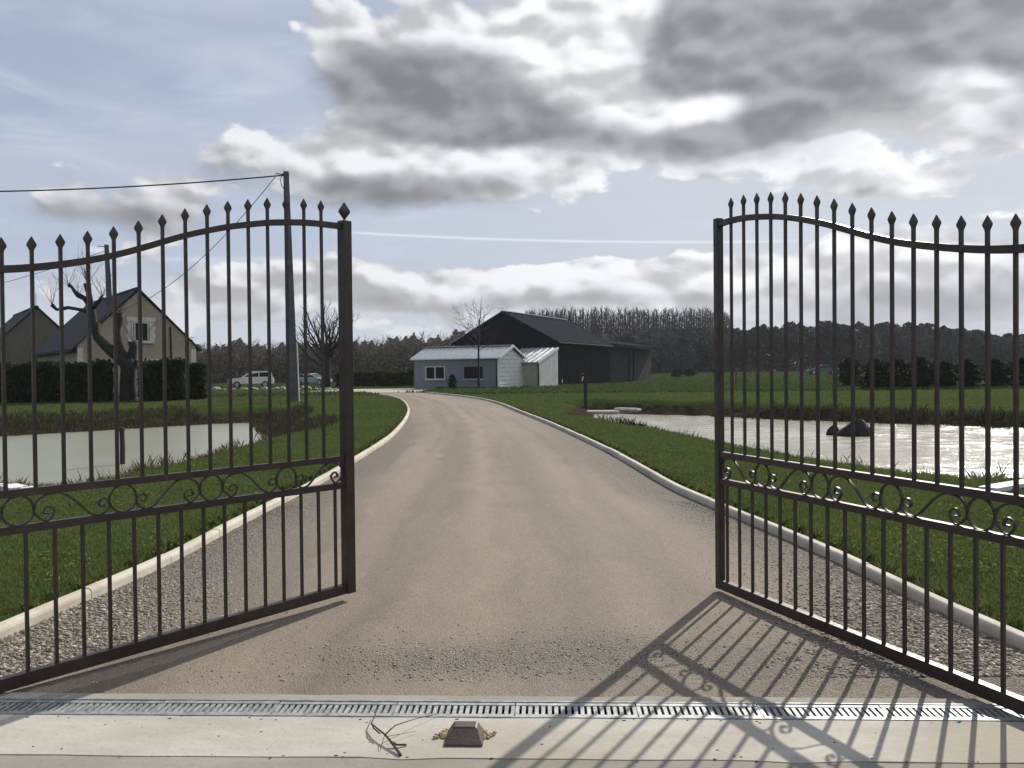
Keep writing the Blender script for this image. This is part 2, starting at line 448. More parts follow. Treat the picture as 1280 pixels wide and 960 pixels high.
# ------------------------------------------------------------------ ground materials
def ground_mat():
    m, t, b = new_mat('lawn_soil')
    co = t.n('ShaderNodeTexCoord').outputs['Object']
    n1 = t.noise(co, 0.35, 6, 0.6); n2 = t.noise(co, 3.0, 6, 0.65); n3 = t.noise(co, 26, 4, 0.6)
    g = t.mix(t.rng(n1, 0.35, 0.65), (0.038, 0.058, 0.019), (0.050, 0.074, 0.025))
    g = t.mix(t.rng(n2, 0.40, 0.72, 0, .75), g, (0.066, 0.074, 0.028))
    g = t.mix(t.rng(n3, 0.45, 0.75, 0, .7), g, (0.022, 0.034, 0.010))
    # mud, dead growth and painted bank shade, where the ground drops below the lawn
    z = t.m('SUBTRACT', t.sep(co)[2], t.rng(t.sep(co)[1], 14, 24, 0, .075))
    bank = t.rng(t.m('ADD', z, t.m('MULTIPLY', t.m('SUBTRACT', n2, .5), 0.10)), -0.10, 0.035, 1, 0)
    g = t.mix(bank, g, t.mix(t.rng(n2, .35, .65), (0.022, 0.018, 0.013), (0.060, 0.049, 0.032)))
    t.put(b.inputs['Base Color'], g)
    b.inputs['Roughness'].default_value = 1.0; b.inputs['Specular IOR Level'].default_value = 0.0
    bn = t.n('ShaderNodeBump'); bn.inputs['Strength'].default_value = 0.6; bn.inputs['Distance'].default_value = 0.05
    t.put(bn.inputs['Height'], t.m('ADD', n3, t.m('MULTIPLY', n2, 2.0))); t.put(b.inputs['Normal'], bn.outputs[0])
    return m
def drive_mat():
    m, t, b = new_mat('compacted_gravel')
    tc = t.n('ShaderNodeTexCoord')
    co = tc.outputs['Object']; uv = t.sep(tc.outputs['UV'])
    u, vv = uv[0], uv[1]
    wob = t.m('MULTIPLY', t.m('SUBTRACT', t.noise(co, 0.9, 4, .6), .5), 0.12)
    uu = t.m('ADD', u, wob)
    n1 = t.noise(t.v('MULTIPLY', co, (1.3, .40, 1)), 0.6, 5, .6); n2 = t.noise(t.v('MULTIPLY', co, (1.2, .5, 1)), 5, 6, .7); n3 = t.noise(co, 85, 3, .6)
    base = t.mix(t.rng(n1, .3, .7), (0.238, 0.201, 0.162), (0.272, 0.231, 0.186))
    long = t.noise(t.comb(t.m('MULTIPLY', uu, 8), t.m('MULTIPLY', vv, 0.07), 0), 1.0, 4, .55)
    base = t.mix(t.rng(long, .42, .62, 0, .7), base, (0.170, 0.147, 0.124))
    base = t.mix(t.rng(n2, .52, .8, 0, .4), base, (0.36, 0.31, 0.245))
    for uc, wd_, am, cc in ((.36, .055, .45, (.155, .135, .115)), (.58, .06, .30, (.165, .145, .125)), (.47, .05, .35, (.36, .305, .24)), (.69, .05, .25, (.35, .30, .24))):
        q_ = t.m('DIVIDE', t.m('SUBTRACT', uu, uc), wd_)
        lane = t.m('MULTIPLY', t.m('POWER', 2.71828, t.m('MULTIPLY', t.m('MULTIPLY', q_, q_), -1.0)), t.m('MULTIPLY', t.rng(long, .25, .6, .35, 1.0), am))
        base = t.mix(lane, base, cc)
    damp = t.noise(t.v('MULTIPLY', co, (.8, .5, 1)), .9, 6, .65)
    base = t.mix(t.m('MULTIPLY', t.rng(damp, .52, .70), .25), base, (.135, .118, .102))
    # loose stones along both kerbs and just behind the drain
    side = t.m('MAXIMUM', t.rng(uu, .24, .06), t.rng(uu, .80, .96))
    xyz = t.sep(co)
    def spot(cx, cy, sx, sy):
        a = t.m('DIVIDE', t.m('SUBTRACT', xyz[0], cx), sx); b_ = t.m('DIVIDE', t.m('SUBTRACT', xyz[1], cy), sy)
        return t.m('POWER', 2.71828, t.m('MULTIPLY', t.m('ADD', t.m('MULTIPLY', a, a), t.m('MULTIPLY', b_, b_)), -1.0))
    sp_ = t.m('ADD', t.m('ADD', spot(-.45, 4.05, .45, .22), spot(.35, 4.15, .55, .30)), spot(1.5, 3.9, .8, .5))
    nearb = t.m('MULTIPLY', t.m('MINIMUM', sp_, 1.0), t.rng(n2, .3, .6, .35, .8))
    # on the left the loose stones lie only between the leaf and the kerb
    dl = t.m('ADD', t.m('MULTIPLY', t.m('ADD', xyz[0], 1.0), -.7637), t.m('MULTIPLY', t.m('SUBTRACT', xyz[1], 5.3), .6455))
    keep = t.m('MAXIMUM', t.rng(t.m('ADD', dl, t.m('MULTIPLY', wob, 2.0)), -.02, .16), t.rng(xyz[0], -.6, .3))
    loose = t.m('MAXIMUM', t.m('MULTIPLY', t.m('MULTIPLY', side, t.rng(vv, 26, 3, .35, 1)), keep), nearb)
    vs = t.n('ShaderNodeTexVoronoi'); t.put(vs.inputs['Vector'], co); vs.inputs['Scale'].default_value = 105
    vs2 = t.n('ShaderNodeTexVoronoi'); t.put(vs2.inputs['Vector'], co); vs2.inputs['Scale'].default_value = 150
    rnd = t.sep(vs.outputs['Color'])[0]
    stone = t.mix(rnd, (0.13, 0.115, 0.10), (0.40, 0.36, 0.31))
    stone = t.mix(t.rng(vs.outputs[0], .35, .60, 0, .8), stone, (0.07, 0.06, 0.05))
    fines = t.mix(t.sep(vs2.outputs['Color'])[1], (0.66, 0.62, 0.56), (1.2, 1.2, 1.2))
    base = t.mix(0.75, base, t.mix(1.0, base, fines, 'MULTIPLY'))
    colr = t.mix(t.m('MULTIPLY', loose, .9), base, stone)
    t.put(b.inputs['Base Color'], colr)
    b.inputs['Roughness'].default_value = .92; b.inputs['Specular IOR Level'].default_value = .2
    bn = t.n('ShaderNodeBump'); bn.inputs['Strength'].default_value = .8; bn.inputs['Distance'].default_value = .012
    hgt = t.m('ADD', t.m('MULTIPLY', t.m('SUBTRACT', 1.0, vs.outputs[0]), t.m('ADD', t.m('MULTIPLY', loose, 1.1), .10)), t.m('MULTIPLY', t.m('SUBTRACT', 1.0, vs2.outputs[0]), .28))
    t.put(bn.inputs['Height'], t.m('ADD', hgt, t.m('MULTIPLY', n3, .2))); t.put(b.inputs['Normal'], bn.outputs[0])
    return m
def concrete_mat(name, c=(0.45, 0.42, 0.36)):
    m, t, b = new_mat(name)
    co = t.n('ShaderNodeTexCoord').outputs['Object']
    n1 = t.noise(t.v('MULTIPLY', co, (0.5, 1.6, 1)), 2.2, 7, .65); n2 = t.noise(co, 45, 5, .7); n3 = t.noise(co, 0.8, 4, .5)
    g = t.mix(t.rng(n1, .3, .7), tuple(a * .80 for a in c), tuple(a * 1.10 for a in c))
    g = t.mix(t.rng(n3, .45, .72, 0, .75), g, (c[0] * .72, c[1] * .68, c[2] * .60))
    g = t.mix(t.rng(n2, .52, .75, 0, .55), g, tuple(a * .60 for a in c))
    t.put(b.inputs['Base Color'], g); b.inputs['Roughness'].default_value = .9; b.inputs['Specular IOR Level'].default_value = .25
    bn = t.n('ShaderNodeBump'); bn.inputs['Strength'].default_value = .5; bn.inputs['Distance'].default_value = .004
    t.put(bn.inputs['Height'], t.m('ADD', n2, t.m('MULTIPLY', n1, .8))); t.put(b.inputs['Normal'], bn.outputs[0])
    return m
def water_mat(name, c, rough, bs, strength, wscale):
    m, t, b = new_mat(name)
    co = t.n('ShaderNodeTexCoord').outputs['Object']
    t.put(b.inputs['Base Color'], t.mix(t.noise(co, .5, 5, .6), tuple(a * .85 for a in c), tuple(a * 1.12 for a in c)))
    b.inputs['Roughness'].default_value = rough
    b.inputs['IOR'].default_value = 1.33
    bn = t.n('ShaderNodeBump'); bn.inputs['Strength'].default_value = strength; bn.inputs['Distance'].default_value = bs
    wv_ = t.noise(t.v('MULTIPLY', co, (1.0, 1.7, 1.0)), wscale, 5, .62, .6)
    t.put(bn.inputs['Height'], wv_); t.put(b.inputs['Normal'], bn.outputs[0])
    return m
M_GROUND, M_DRIVE = ground_mat(), drive_mat()
M_CONC, M_KERB = concrete_mat('pale_concrete', (0.47, 0.445, 0.39)), concrete_mat('kerb_concrete', (0.55, 0.51, 0.44))
M_CONC2 = concrete_mat('dull_concrete', (0.31, 0.29, 0.255))
M_WATERL = water_mat('pond_water_still', (0.25, 0.255, 0.19), .30, .012, .12, 1.6)
M_WATERR = water_mat('pond_water_ruffled', (0.46, 0.43, 0.35), .10, .02, .5, 9.0)
M_GATE = mat('brown_gate_paint', (0.040, 0.026, 0.021), .42, .25, 6, .05, 120)
_m, _t, _b = M_GATE, NT(M_GATE.node_tree), M_GATE.node_tree.nodes['Principled BSDF']
_co = _t.n('ShaderNodeTexCoord').outputs['Object']
_src = _b.inputs['Base Color'].links[0].from_socket
_rust = _t.m('MULTIPLY', _t.rng(_t.noise(_co, 9, 6, .7), .60, .72), _t.rng(_t.noise(_co, 70, 3, .6), .40, .60))
_t.put(_b.inputs['Base Color'], _t.mix(_t.m('MULTIPLY', _rust, .7), _src, (.11, .050, .026)))
_t.put(_b.inputs['Roughness'], _t.rng(_t.noise(_co, 25, 4, .6), .3, .7, .34, .60))
M_GALV = mat('galvanised_steel', (0.36, 0.37, 0.365), .6, .25, 30, .15, 200, metal=.5)
M_DARK = mat('dark_channel', (0.02, 0.02, 0.02), .9)

# ------------------------------------------------------------------ ground, ponds, driveway
def axis(fine0, fine1, step, far0, far1, g=1.12):
    a = list(np.arange(fine0, fine1, step)); s = step
    hi = [fine1]
    while hi[-1] < far1: s *= g; hi.append(hi[-1] + s)
    s = step; lo = [fine0]
    while lo[-1] > far0: s *= g; lo.append(lo[-1] - s)
    return np.array(lo[:0:-1] + a + hi)
gx = axis(-22, 24, .22, -900, 900, 1.13); gy = axis(3.0, 38, .22, -900, 1500, 1.10)
XX, YY = np.meshgrid(gx, gy)
ZZ = H(XX.ravel(), YY.ravel())
nx, ny = len(gx), len(gy)
ii = (np.arange(ny - 1)[:, None] * nx + np.arange(nx - 1)[None, :]).ravel()
ground = mk('ground', np_mesh('ground', np.stack([XX.ravel(), YY.ravel(), ZZ], 1), np.stack([ii, ii + 1, ii + nx + 1, ii + nx], 1)), M_GROUND, smooth=True)
tag(ground, kind='structure')
def water(name, poly, m):
    c = poly.mean(0)
    V = [((p[0] - c[0]) * 1.03 + c[0], (p[1] - c[1]) * 1.03 + c[1], WZ) for p in poly]
    o = MB().add(V, [tuple(range(len(V)))]).build(name, m)
    return tag(o, kind='structure')
water('pond_water', POND_L, M_WATERL)
wx_ = np.arange(POND_R[:, 0].min() - .5, POND_R[:, 0].max() + .5, .11); wy_ = np.arange(POND_R[:, 1].min() - .5, POND_R[:, 1].max() + .5, .11)
WX, WY = np.meshgrid(wx_, wy_); wz_ = np.zeros_like(WX)
for q in range(70):
    lam = rng.uniform(.35, 1.1); a_ = rng.normal(1.1, .75); kx, ky = math.cos(a_) * 6.283 / lam, math.sin(a_) * 6.283 / lam
    wz_ += .0023 * lam * np.sin(kx * WX + ky * WY + rng.uniform(0, 6.283))
gust = .55 + .45 * np.sin(WX * .5 + 1) * np.sin(WY * .7 + WX * .3)
wz_ = WZ + wz_ * (.5 + .8 * sm(WX, 3.5, 9)) * gust
ins_ = poly_sd(POND_R, WX, WY) > -.35
nw = len(wx_); jj = (np.arange(len(wy_) - 1)[:, None] * nw + np.arange(nw - 1)[None, :]).ravel()
jj = jj[(ins_.ravel()[jj])]
tag(mk('pond_water', np_mesh('pond_water', np.stack([WX.ravel(), WY.ravel(), wz_.ravel()], 1), np.stack([jj, jj + 1, jj + nw + 1, jj + nw], 1)), M_WATERR, smooth=True), kind='structure')
# driveway sheet: rows from the left kerb to the right kerb, matched along their length
def resample(P, n):
    L = np.concatenate([[0], np.cumsum(np.linalg.norm(np.diff(P, axis=0), axis=1))]); s = np.linspace(0, L[-1], n)
    return np.stack([np.interp(s, L, P[:, 0]), np.interp(s, L, P[:, 1])], 1)
NV, NU = 230, 36
yl = np.linspace(0, 1, NV) ** 1.7
def by_y(P, y):
    o = np.argsort(P[:, 1], kind='stable'); return np.interp(y, P[o, 1], P[o, 0])
ys = 3.70 + (52 - 3.70) * yl
xl = by_y(DL, ys) - .03
xr = by_y(DR, ys) + .03
dv, uvs = [], []
for j in range(NV):
    for i in range(NU):
        u = i / (NU - 1); x = xl[j] * (1 - u) + xr[j] * u; y = ys[j]
        y = ys[j] + (3.565 - .04 * x - 3.70) * (1 - float(sm(ys[j], 3.7, 5.5)))
        crown = .02 * math.sin(math.pi * u) - .006 * math.cos(u * 6 * math.pi) * sm(y, 6, 12)
        dv.append((x, y, rl(x, y) + crown * sm(y, 3.7, 6)))
        uvs.append((u, y - 3.7))
ii = (np.arange(NV - 1)[:, None] * NU + np.arange(NU - 1)[None, :]).ravel()
Fd = np.stack([ii, ii + 1, ii + NU + 1, ii + NU], 1)
dme = np_mesh('driveway', dv, Fd)
ul = dme.uv_layers.new(name='UVMap'); ul.data.foreach_set('uv', np.array(uvs, np.float32)[Fd.ravel()].ravel())
tag(mk('driveway', dme, M_DRIVE, smooth=True), kind='structure')
yb = MB()
for a in range(-14, -6, 2):
    yb.add([(a, 51.9, rl(a, 52) + .012), (a + 2, 51.9, rl(a + 2, 52) + .012), (a + 2, 66, rl(a + 2, 66) + .012), (a, 66, rl(a, 66) + .012)], [(0, 1, 2, 3)])
tag(yb.build('yard', mat('yard_gravel', (0.40, 0.35, 0.28), .95, .2, 2, .3, 60)), kind='structure')

# kerbs: 1 m stones laid along the driveway edge
def kerb(P, side):
    root = empty('kerb', (P[0][0], P[0][1], 0), kind='structure')
    L = np.concatenate([[0], np.cumsum(np.linalg.norm(np.diff(P, axis=0), axis=1))])
    s = 0.0; n = 0
    while s < L[-1] - 1:
        ln = 1.0 if s < 30 else 2.0
        mb = MB(); rings = []
        jz = random.uniform(-.004, .004)
        for q in np.linspace(s + .004, min(s + ln, L[-1]) - .004, 4):
            x, y = np.interp(q, L, P[:, 0]), np.interp(q, L, P[:, 1])
            x2, y2 = np.interp(q + .05, L, P[:, 0]), np.interp(q + .05, L, P[:, 1])
            x1, y1 = np.interp(q - .05, L, P[:, 0]), np.interp(q - .05, L, P[:, 1])
            tx, ty = x2 - x1, y2 - y1; l = math.hypot(tx, ty) or 1
            ox, oy = -ty / l * side, tx / l * side            # outward, towards the lawn
            z = rl(x, y) + jz
            prof = [(0, -.12), (0, .044), (.005, .058), (.014, .067), (.024, .070), (.066, .070), (.073, .064), (.074, -.12)]
            rings.append([(x + ox * a - P[0][0], y + oy * a - P[0][1], z + h) for a, h in prof])
        if side > 0: rings = [r[::-1] for r in rings]
        mb.loft(rings).build('kerb_stone', M_KERB, root)
        s += ln; n += 1
kerb(DL, 1); kerb(DR, -1)

# concrete apron in two slabs with a rough joint, and the strip behind the drain
DR0, DR1 = Vector((-6.0, 3.665, 0)), Vector((6.0, 3.185, 0))       # centre line of the drain
dang = math.atan2(DR1.y - DR0.y, DR1.x - DR0.x)
apron = empty('concrete_apron', (0, 3.425, 0), dang, kind='structure')
def slab(y0, y1, z, m, jag=True):
    n = 90; xs_ = np.linspace(-7, 7, n); e0 = rng.normal(0, .003, n) - .012 * (rng.random(n) < .06); e1 = rng.normal(0, .004, n) if jag else np.zeros(n)
    V = []; Fs = []
    for i, x in enumerate(xs_):
        V += [(x, y0 + e0[i], z), (x, y1 + e1[i], z), (x, y0 + e0[i], -.2), (x, y1 + e1[i], -.2)]
    for i in range(n - 1):
        a, b_ = 4 * i, 4 * i + 4
        Fs += [(a, b_, b_ + 1, a + 1), (a + 2, b_ + 2, b_, a), (a + 1, b_ + 1, b_ + 3, a + 3)]
    MB().add(V, Fs).build('slab', m, apron)
slab(-.438, -.083, .012, M_CONC, True); slab(-2.2, -.4395, .0095, M_CONC2); slab(.083, .150, .010, M_CONC2)
MB().add([(-7, -2.2, .0), (7, -2.2, .0), (7, -9, .0), (-7, -9, .0)], [(3, 2, 1, 0)]).build('street', M_CONC2, apron)

# drain channel
drain = empty('drain_channel', (0, 3.425, 0), dang,
              'galvanised slotted drain channel set in the concrete across the gateway', 'drain')
cb = MB()
cb.box((0, 0, -.115), (11.9, .15, .01)).box((0, -.078, -.055), (11.9, .008, .115)).box((0, .078, -.055), (11.9, .008, .115))
cb.build('channel', M_DARK, drain)
fb = MB(); fb.box((0, -.078, .007), (11.9, .009, .016)).box((0, .078, .007), (11.9, .009, .016)); fb.build('edge_frame', M_GALV, drain)
gb = MB(); gb.box((0, -.059, .001), (.495, .028, .022)).box((0, .059, .001), (.495, .028, .022))
for i in range(19):
    gb.box((-.2475 + .0065 + i * (.482 / 18), 0, .0), (.0155, .095, .020))
gme = None
for i in range(18):
    x = -4.5 + .25 + .5 * i
    if gme is None:
        g0 = gb.build('grate', M_GALV, drain, loc=(x, 0, 0)); gme = g0
    else:
        g = gme.copy(); COL.objects.link(g); g.parent = drain; g.location = (x, 0, random.uniform(-.001, .001))
db = MB()
for i in range(70):
    x = random.uniform(-3, 3); db.ico((x, random.uniform(-.04, .04), -.014), random.uniform(.006, .013), .3, (1, 1, .6))
tag(db.build('grit', mat('pale_grit', (0.45, 0.41, 0.33), .9), drain), kind='stuff')

# ------------------------------------------------------------------ the gates
SC_S = [(.278, .038), (.302, .043), (.283, .071), (.253, .046), (.286, .002), (.333, .039), (.339, .075), (.316, .112), (.261, .131), (.217, .124),
        (.168, .091), (.124, .045), (.085, .009), (.041, .001), (.0055, .024), (.0, .052), (.011, .071), (.036, .077), (.052, .058), (.039, .038), (.022, .046)]
def smooth2(pts, n=6):
    P = [np.array(p) for p in pts]; out = []
    for i in range(len(P) - 1):
        p0, p1, p2, p3 = P[max(i - 1, 0)], P[i], P[i + 1], P[min(i + 2, len(P) - 1)]
        for q in range(n):
            t = q / n
            out.append(0.5 * ((2 * p1) + (-p0 + p2) * t + (2 * p0 - 5 * p1 + 4 * p2 - p3) * t * t + (-p0 + 3 * p1 - 3 * p2 + p3) * t**3))
    out.append(P[-1]); return [tuple(p) for p in out]
def leaf(x0, dxk, dyk, tops, k_low, k_stile, stile_w, ring0, ring_first_b, finial, label, Y0, zb0, zbk, zrails, kend=18.7):
    S = Vector((x0 * Y0, Y0, 0)); d = Vector((dxk * Y0, dyk * Y0, 0)); sp = d.length
    ang_ = math.atan2(d.y, d.x)
    root = empty('gate_leaf', S, ang_, label, 'gate', 'open wrought iron gate leaves')
    ks = np.array([t[0] for t in tops]); zs = np.array([t[1] for t in tops])
    ztop = lambda kk: float(np.interp(kk, ks, zs))
    X0, X1 = k_stile * sp, kend * sp
    Z2a, Z2b, Z1a, Z1b = zrails
    zb = lambda q: max(.006, zb0 + zbk * (q - k_stile))                 # foot of the bottom rail
    ZB0 = zb0
    hw = stile_w / 2
    zt = ztop(k_stile)
    b = MB(); b.chbox((X0, 0, (ZB0 + zt + .02) / 2), (stile_w, stile_w, zt + .02 - ZB0), .003); st = b.build('free_stile', M_GATE, root)
    if finial:
        f_ = MB(); c0 = zt + .035; w_, h_ = .034, .112
        prof = [(0.0, .006), (.10, .008), (.45, w_), (.55, w_ * .96), (1.0, .002)]
        f_.loft([[(X0 + a * s1, a * .45 * s2, c0 - .012 + t * h_) for s1, s2 in ((-1, -1), (1, -1), (1, 1), (-1, 1))] for t, a in prof])
        f_.tube([(X0, 0, zt + .015), (X0, 0, c0)], .005, 6)
        f_.build('finial', M_GATE, st)
    b = MB(); b.chbox((X1, 0, (zb(kend) + ztop(kend) + .03) / 2), (.06, .06, ztop(kend) + .03 - zb(kend)), .003); b.build('hinge_stile', M_GATE, root)
    xa, xb = X0 + hw - .002, X1 - .028
    b = MB(); b.loft([[(x_, -.021, zb(x_ / sp) + .001), (x_, .021, zb(x_ / sp) + .001), (x_, .021, zb(x_ / sp) + .058), (x_, -.021, zb(x_ / sp) + .058)] for x_ in (xa, xb)]); b.build('bottom_rail', M_GATE, root)
    for za, zc_ in ((Z2a, Z2b), (Z1a, Z1b)):
        b = MB(); b.box(((xa + xb) / 2, 0, (za + zc_) / 2), (xb - xa, .034, zc_ - za)); b.build('middle_rail', M_GATE, root)
    b = MB(); rings = []
    kk = np.linspace(xa / sp, xb / sp, 90)
    zsm = np.array([ztop(q) for q in kk])
    for _ in range(6): zsm[1:-1] = (zsm[:-2] + zsm[1:-1] * 2 + zsm[2:]) / 4
    zr = lambda q: float(np.interp(q, kk, zsm))
    for q, z in zip(kk, zsm): rings.append([(q * sp, -.016, z - .033), (q * sp, .016, z - .033), (q * sp, .016, z), (q * sp, -.016, z)])
    b.loft(rings).build('top_rail', M_GATE, root)
    hb = .0072
    for i in range(int(kend)):
        if i * sp > X1 - .06: break
        zt_ = zr(i) + .062
        b = MB(); b.box((0, 0, (Z1b - .003 + zt_) / 2), (hb * 2, hb * 2, zt_ - Z1b + .003)); br = b.build('bar', M_GATE, root, loc=(i * sp, 0, 0))
        s_ = MB()
        prof = [(-.002, .0074, .0074), (.006, .0085, .0075), (.026, .0195, .0075), (.034, .0185, .007), (.066, .0015, .0015)]
        s_.loft([[(a * s1, c * s2, zt_ - .004 + t) for s1, s2 in ((-1, -1), (1, -1), (1, 1), (-1, 1))] for t, a, c in prof])
        s_.build('spear_head', M_GATE, br)
    k_ = k_low
    while k_ * sp < X1 - .05:
        b = MB(); b.box((0, 0, (zb(k_) + .055 + Z2a + .003) / 2), (hb * 2, hb * 2, Z2a - zb(k_) - .052)); b.build('bar', M_GATE, root, loc=(k_ * sp, 0, 0))
        k_ += 1
    R_ = .0655; zc = (Z2b + Z1a) / 2
    c = ring0 - 3.815; isb = not ring_first_b
    cents = []
    while c < kend + 2:
        cents.append((c, isb)); c += 3.815; isb = not isb
    for c, isb in cents:
        if c * sp - R_ > X0 and c * sp + R_ < X1:
            pts = [(math.cos(a) * R_, math.sin(a) * R_ * (Z1a - Z2b + .004) / (2 * R_)) for a in np.linspace(0, 2 * math.pi, 40, endpoint=False)]
            MB().ribbon(pts, .0075, .014, True).build('ring', M_GATE, root, loc=(c * sp, 0, zc))
    zk = (Z1a - Z2b) / .132
    for (c, isb), (c2, isb2) in zip(cents[:-1], cents[1:]):
        lo, hi = c * sp + R_, c2 * sp - R_
        lo2 = max(lo, X0 + hw + .002); hi2 = min(hi, X1 - .032)
        if hi2 - lo2 < .16 or hi2 > X1 - .02: continue
        L_ = hi2 - lo2
        pts = smooth2(SC_S)
        if isb: P_ = [(lo2 + s_ / .341 * L_, Z2b + z * zk) for s_, z in pts]
        else:   P_ = [(hi2 - s_ / .341 * L_, Z2b + z * zk) for s_, z in pts]
        MB().ribbon(P_, .0075, .014).build('scroll', M_GATE, root)
    for zz in (.35, 1.5):
        MB().tube([(X1 + .045, 0, zz - .05), (X1 + .045, 0, zz + .05)], .014, 10).box((X1 + .03, 0, zz), (.03, .02, .06)).build('hinge', M_GATE, root)
    return root, S + d.normalized() * (X1 + .06)
def topz(lst, dyk, Y0):
    out = []
    for k_, x, y in lst:
        Y = Y0 * (1 + dyk * k_); out.append((k_, HC + (466 - .0096 * (x - 640) - y) * Y / FPX))
    return out
TL = topz([(-1.0, 424, 279.5), (0, 403, 277), (1, 381, 275), (2, 358, 275), (3, 335, 275), (4, 311, 277.7), (5, 285.6, 280), (6, 260, 285), (7, 233, 290.5),
           (8, 205, 298.7), (9, 174, 307.5), (10, 142.7, 315.5), (11, 111, 322), (12, 77, 326.7), (13, 40, 330.5), (14, 2, 332.6)], -.01875, 5.0)
TL += [(15.5, TL[-1][1] - .012), (19, TL[-1][1] - .015)]
TR = topz([(-.9, 900, 277), (0, 913, 272.8), (1, 929, 269.5), (2, 946, 268.2), (3, 963, 267.6), (4, 981.4, 268.2), (5, 1001.4, 270.5), (6, 1021, 274), (7, 1041.7, 278.7),
           (8, 1064, 285.3), (9, 1088, 291.8), (10, 1113.5, 297.7), (11, 1139.8, 301.7), (12, 1168.6, 304.3), (13, 1199.8, 306.6), (14, 1233, 307.6), (15, 1268, 306.8)], -.0234, 5.12)
TR += [(16.5, TR[-1][1] - .012), (19, TR[-1][1] - .015)]
gl_, hl = leaf(-.2262, -.0159, -.01875, TL, -.63, -1.42, .064, 2.17, True, True,
               'dark brown iron gate leaf with a diamond finial on its thick stile', 5.0, .057, -.0028, (.704, .740, .868, .902))
gr_, hr = leaf(.2634, .00855, -.0234, TR, -.46, -1.07, .046, 2.30, True, False,
               'dark brown iron gate leaf with a thin stile, casting a barred shadow on concrete', 5.12, .030, 0.0, (.690, .726, .858, .894))
M_PIL = mat('rendered_pillar', (0.42, 0.38, 0.31), .9, .15, 4, .3, 50)
for hp, sx, lab in ((hl, -1, 'pale rendered gate pillar carrying the leaf with the diamond finial'), (hr, 1, 'pale rendered gate pillar carrying the leaf with the thin stile')):
    r_ = empty('gate_pillar', (hp.x + sx * .22, hp.y - .10, 0), dang, lab, 'pillar', 'gate pillars')
    MB().chbox((0, 0, 1.05), (.38, .38, 2.1), .01).build('shaft', M_PIL, r_)
    MB().chbox((0, 0, 2.135), (.46, .46, .07), .02).build('cap', M_CONC, r_)

# gate stop and the twig on the concrete
p = flat(581, 924, .012)
gs = empty('gate_stop', p, dang, 'brown pyramid-shaped gate stop fixed to the concrete by a drain', 'gate stop')
b = MB(); b.loft([[(sx * a, sy * c + o_, z) for sx, sy in ((-1, -1), (1, -1), (1, 1), (-1, 1))] for a, c, o_, z in
                  ((.072, .065, 0, 0), (.070, .063, 0, .008), (.046, .030, .030, .042), (.040, .025, .030, .046))])
b.build('wedge', mat('brown_gate_stop', (0.068, 0.047, 0.038), .5, .2, 12, .2, 80), gs)
b = MB()
for i in range(60):
    a = random.choice((-1, 1)); b.ico((a * (.07 + abs(random.gauss(0, .018))), random.uniform(.0, .07), .003), random.uniform(.004, .013), .35, (1, 1, .7))
tag(b.build('mortar_residue', mat('tan_mortar', (0.36, 0.28, 0.17), .95, .3, 40), gs), kind='stuff')
b = MB()
for i in range(90):
    x_, y_ = random.uniform(-2.4, 2.4), random.choice((random.uniform(3.02, 3.32), random.gauss(3.33, .012), random.gauss(3.0, .02)))
    y_ -= .04 * x_; r_ = random.uniform(.0015, .006); b.ico((x_, y_, .0125), r_, .5, (1.3, .9, .35))
tag(b.build('litter', mat('leaf_litter', (.06, .045, .030), .95, .4, 60)), kind='stuff')
tw = empty('twig', flat(482, 920, .012), 0, 'dry dark forked twig lying on the concrete in front of the drain', 'twig')
tb = MB(); o0 = flat(482, 920, .012)
def twp(lst, r0, r1):
    P_ = []
    for i, (px, py, hgt) in enumerate(lst): P_.append(flat(px, py, .016 + hgt) - o0)
    tb.tube(P_, [r0 + (r1 - r0) * i / (len(P_) - 1) for i in range(len(P_))], 5)
twp([(501, 944, 0), (494, 934, .008), (487, 925, .015), (481, 918, .02), (472, 911, .02), (464, 904, .015), (468, 896, .02), (471, 888, .02)], .0055, .0016)
twp([(508, 931, 0), (496, 931, .005), (487, 926, .014)], .004, .004)
twp([(481, 919, .02), (488, 912, .03), (494, 907, .035), (508, 902, .03), (525, 897, .02), (546, 893, .006)], .003, .001)
twp([(481, 919, .02), (478, 928, .012), (475, 938, .0)], .0015, .001)
twp([(482, 921, .02), (497, 918, .016), (520, 914, .004)], .0012, .0007)
twp([(464, 904, .015), (467, 910, .02), (475, 917, .02)], .003, .003)
tb.build('branch', mat('dead_bark', (0.035, 0.024, 0.018), .9, .3, 40), tw)

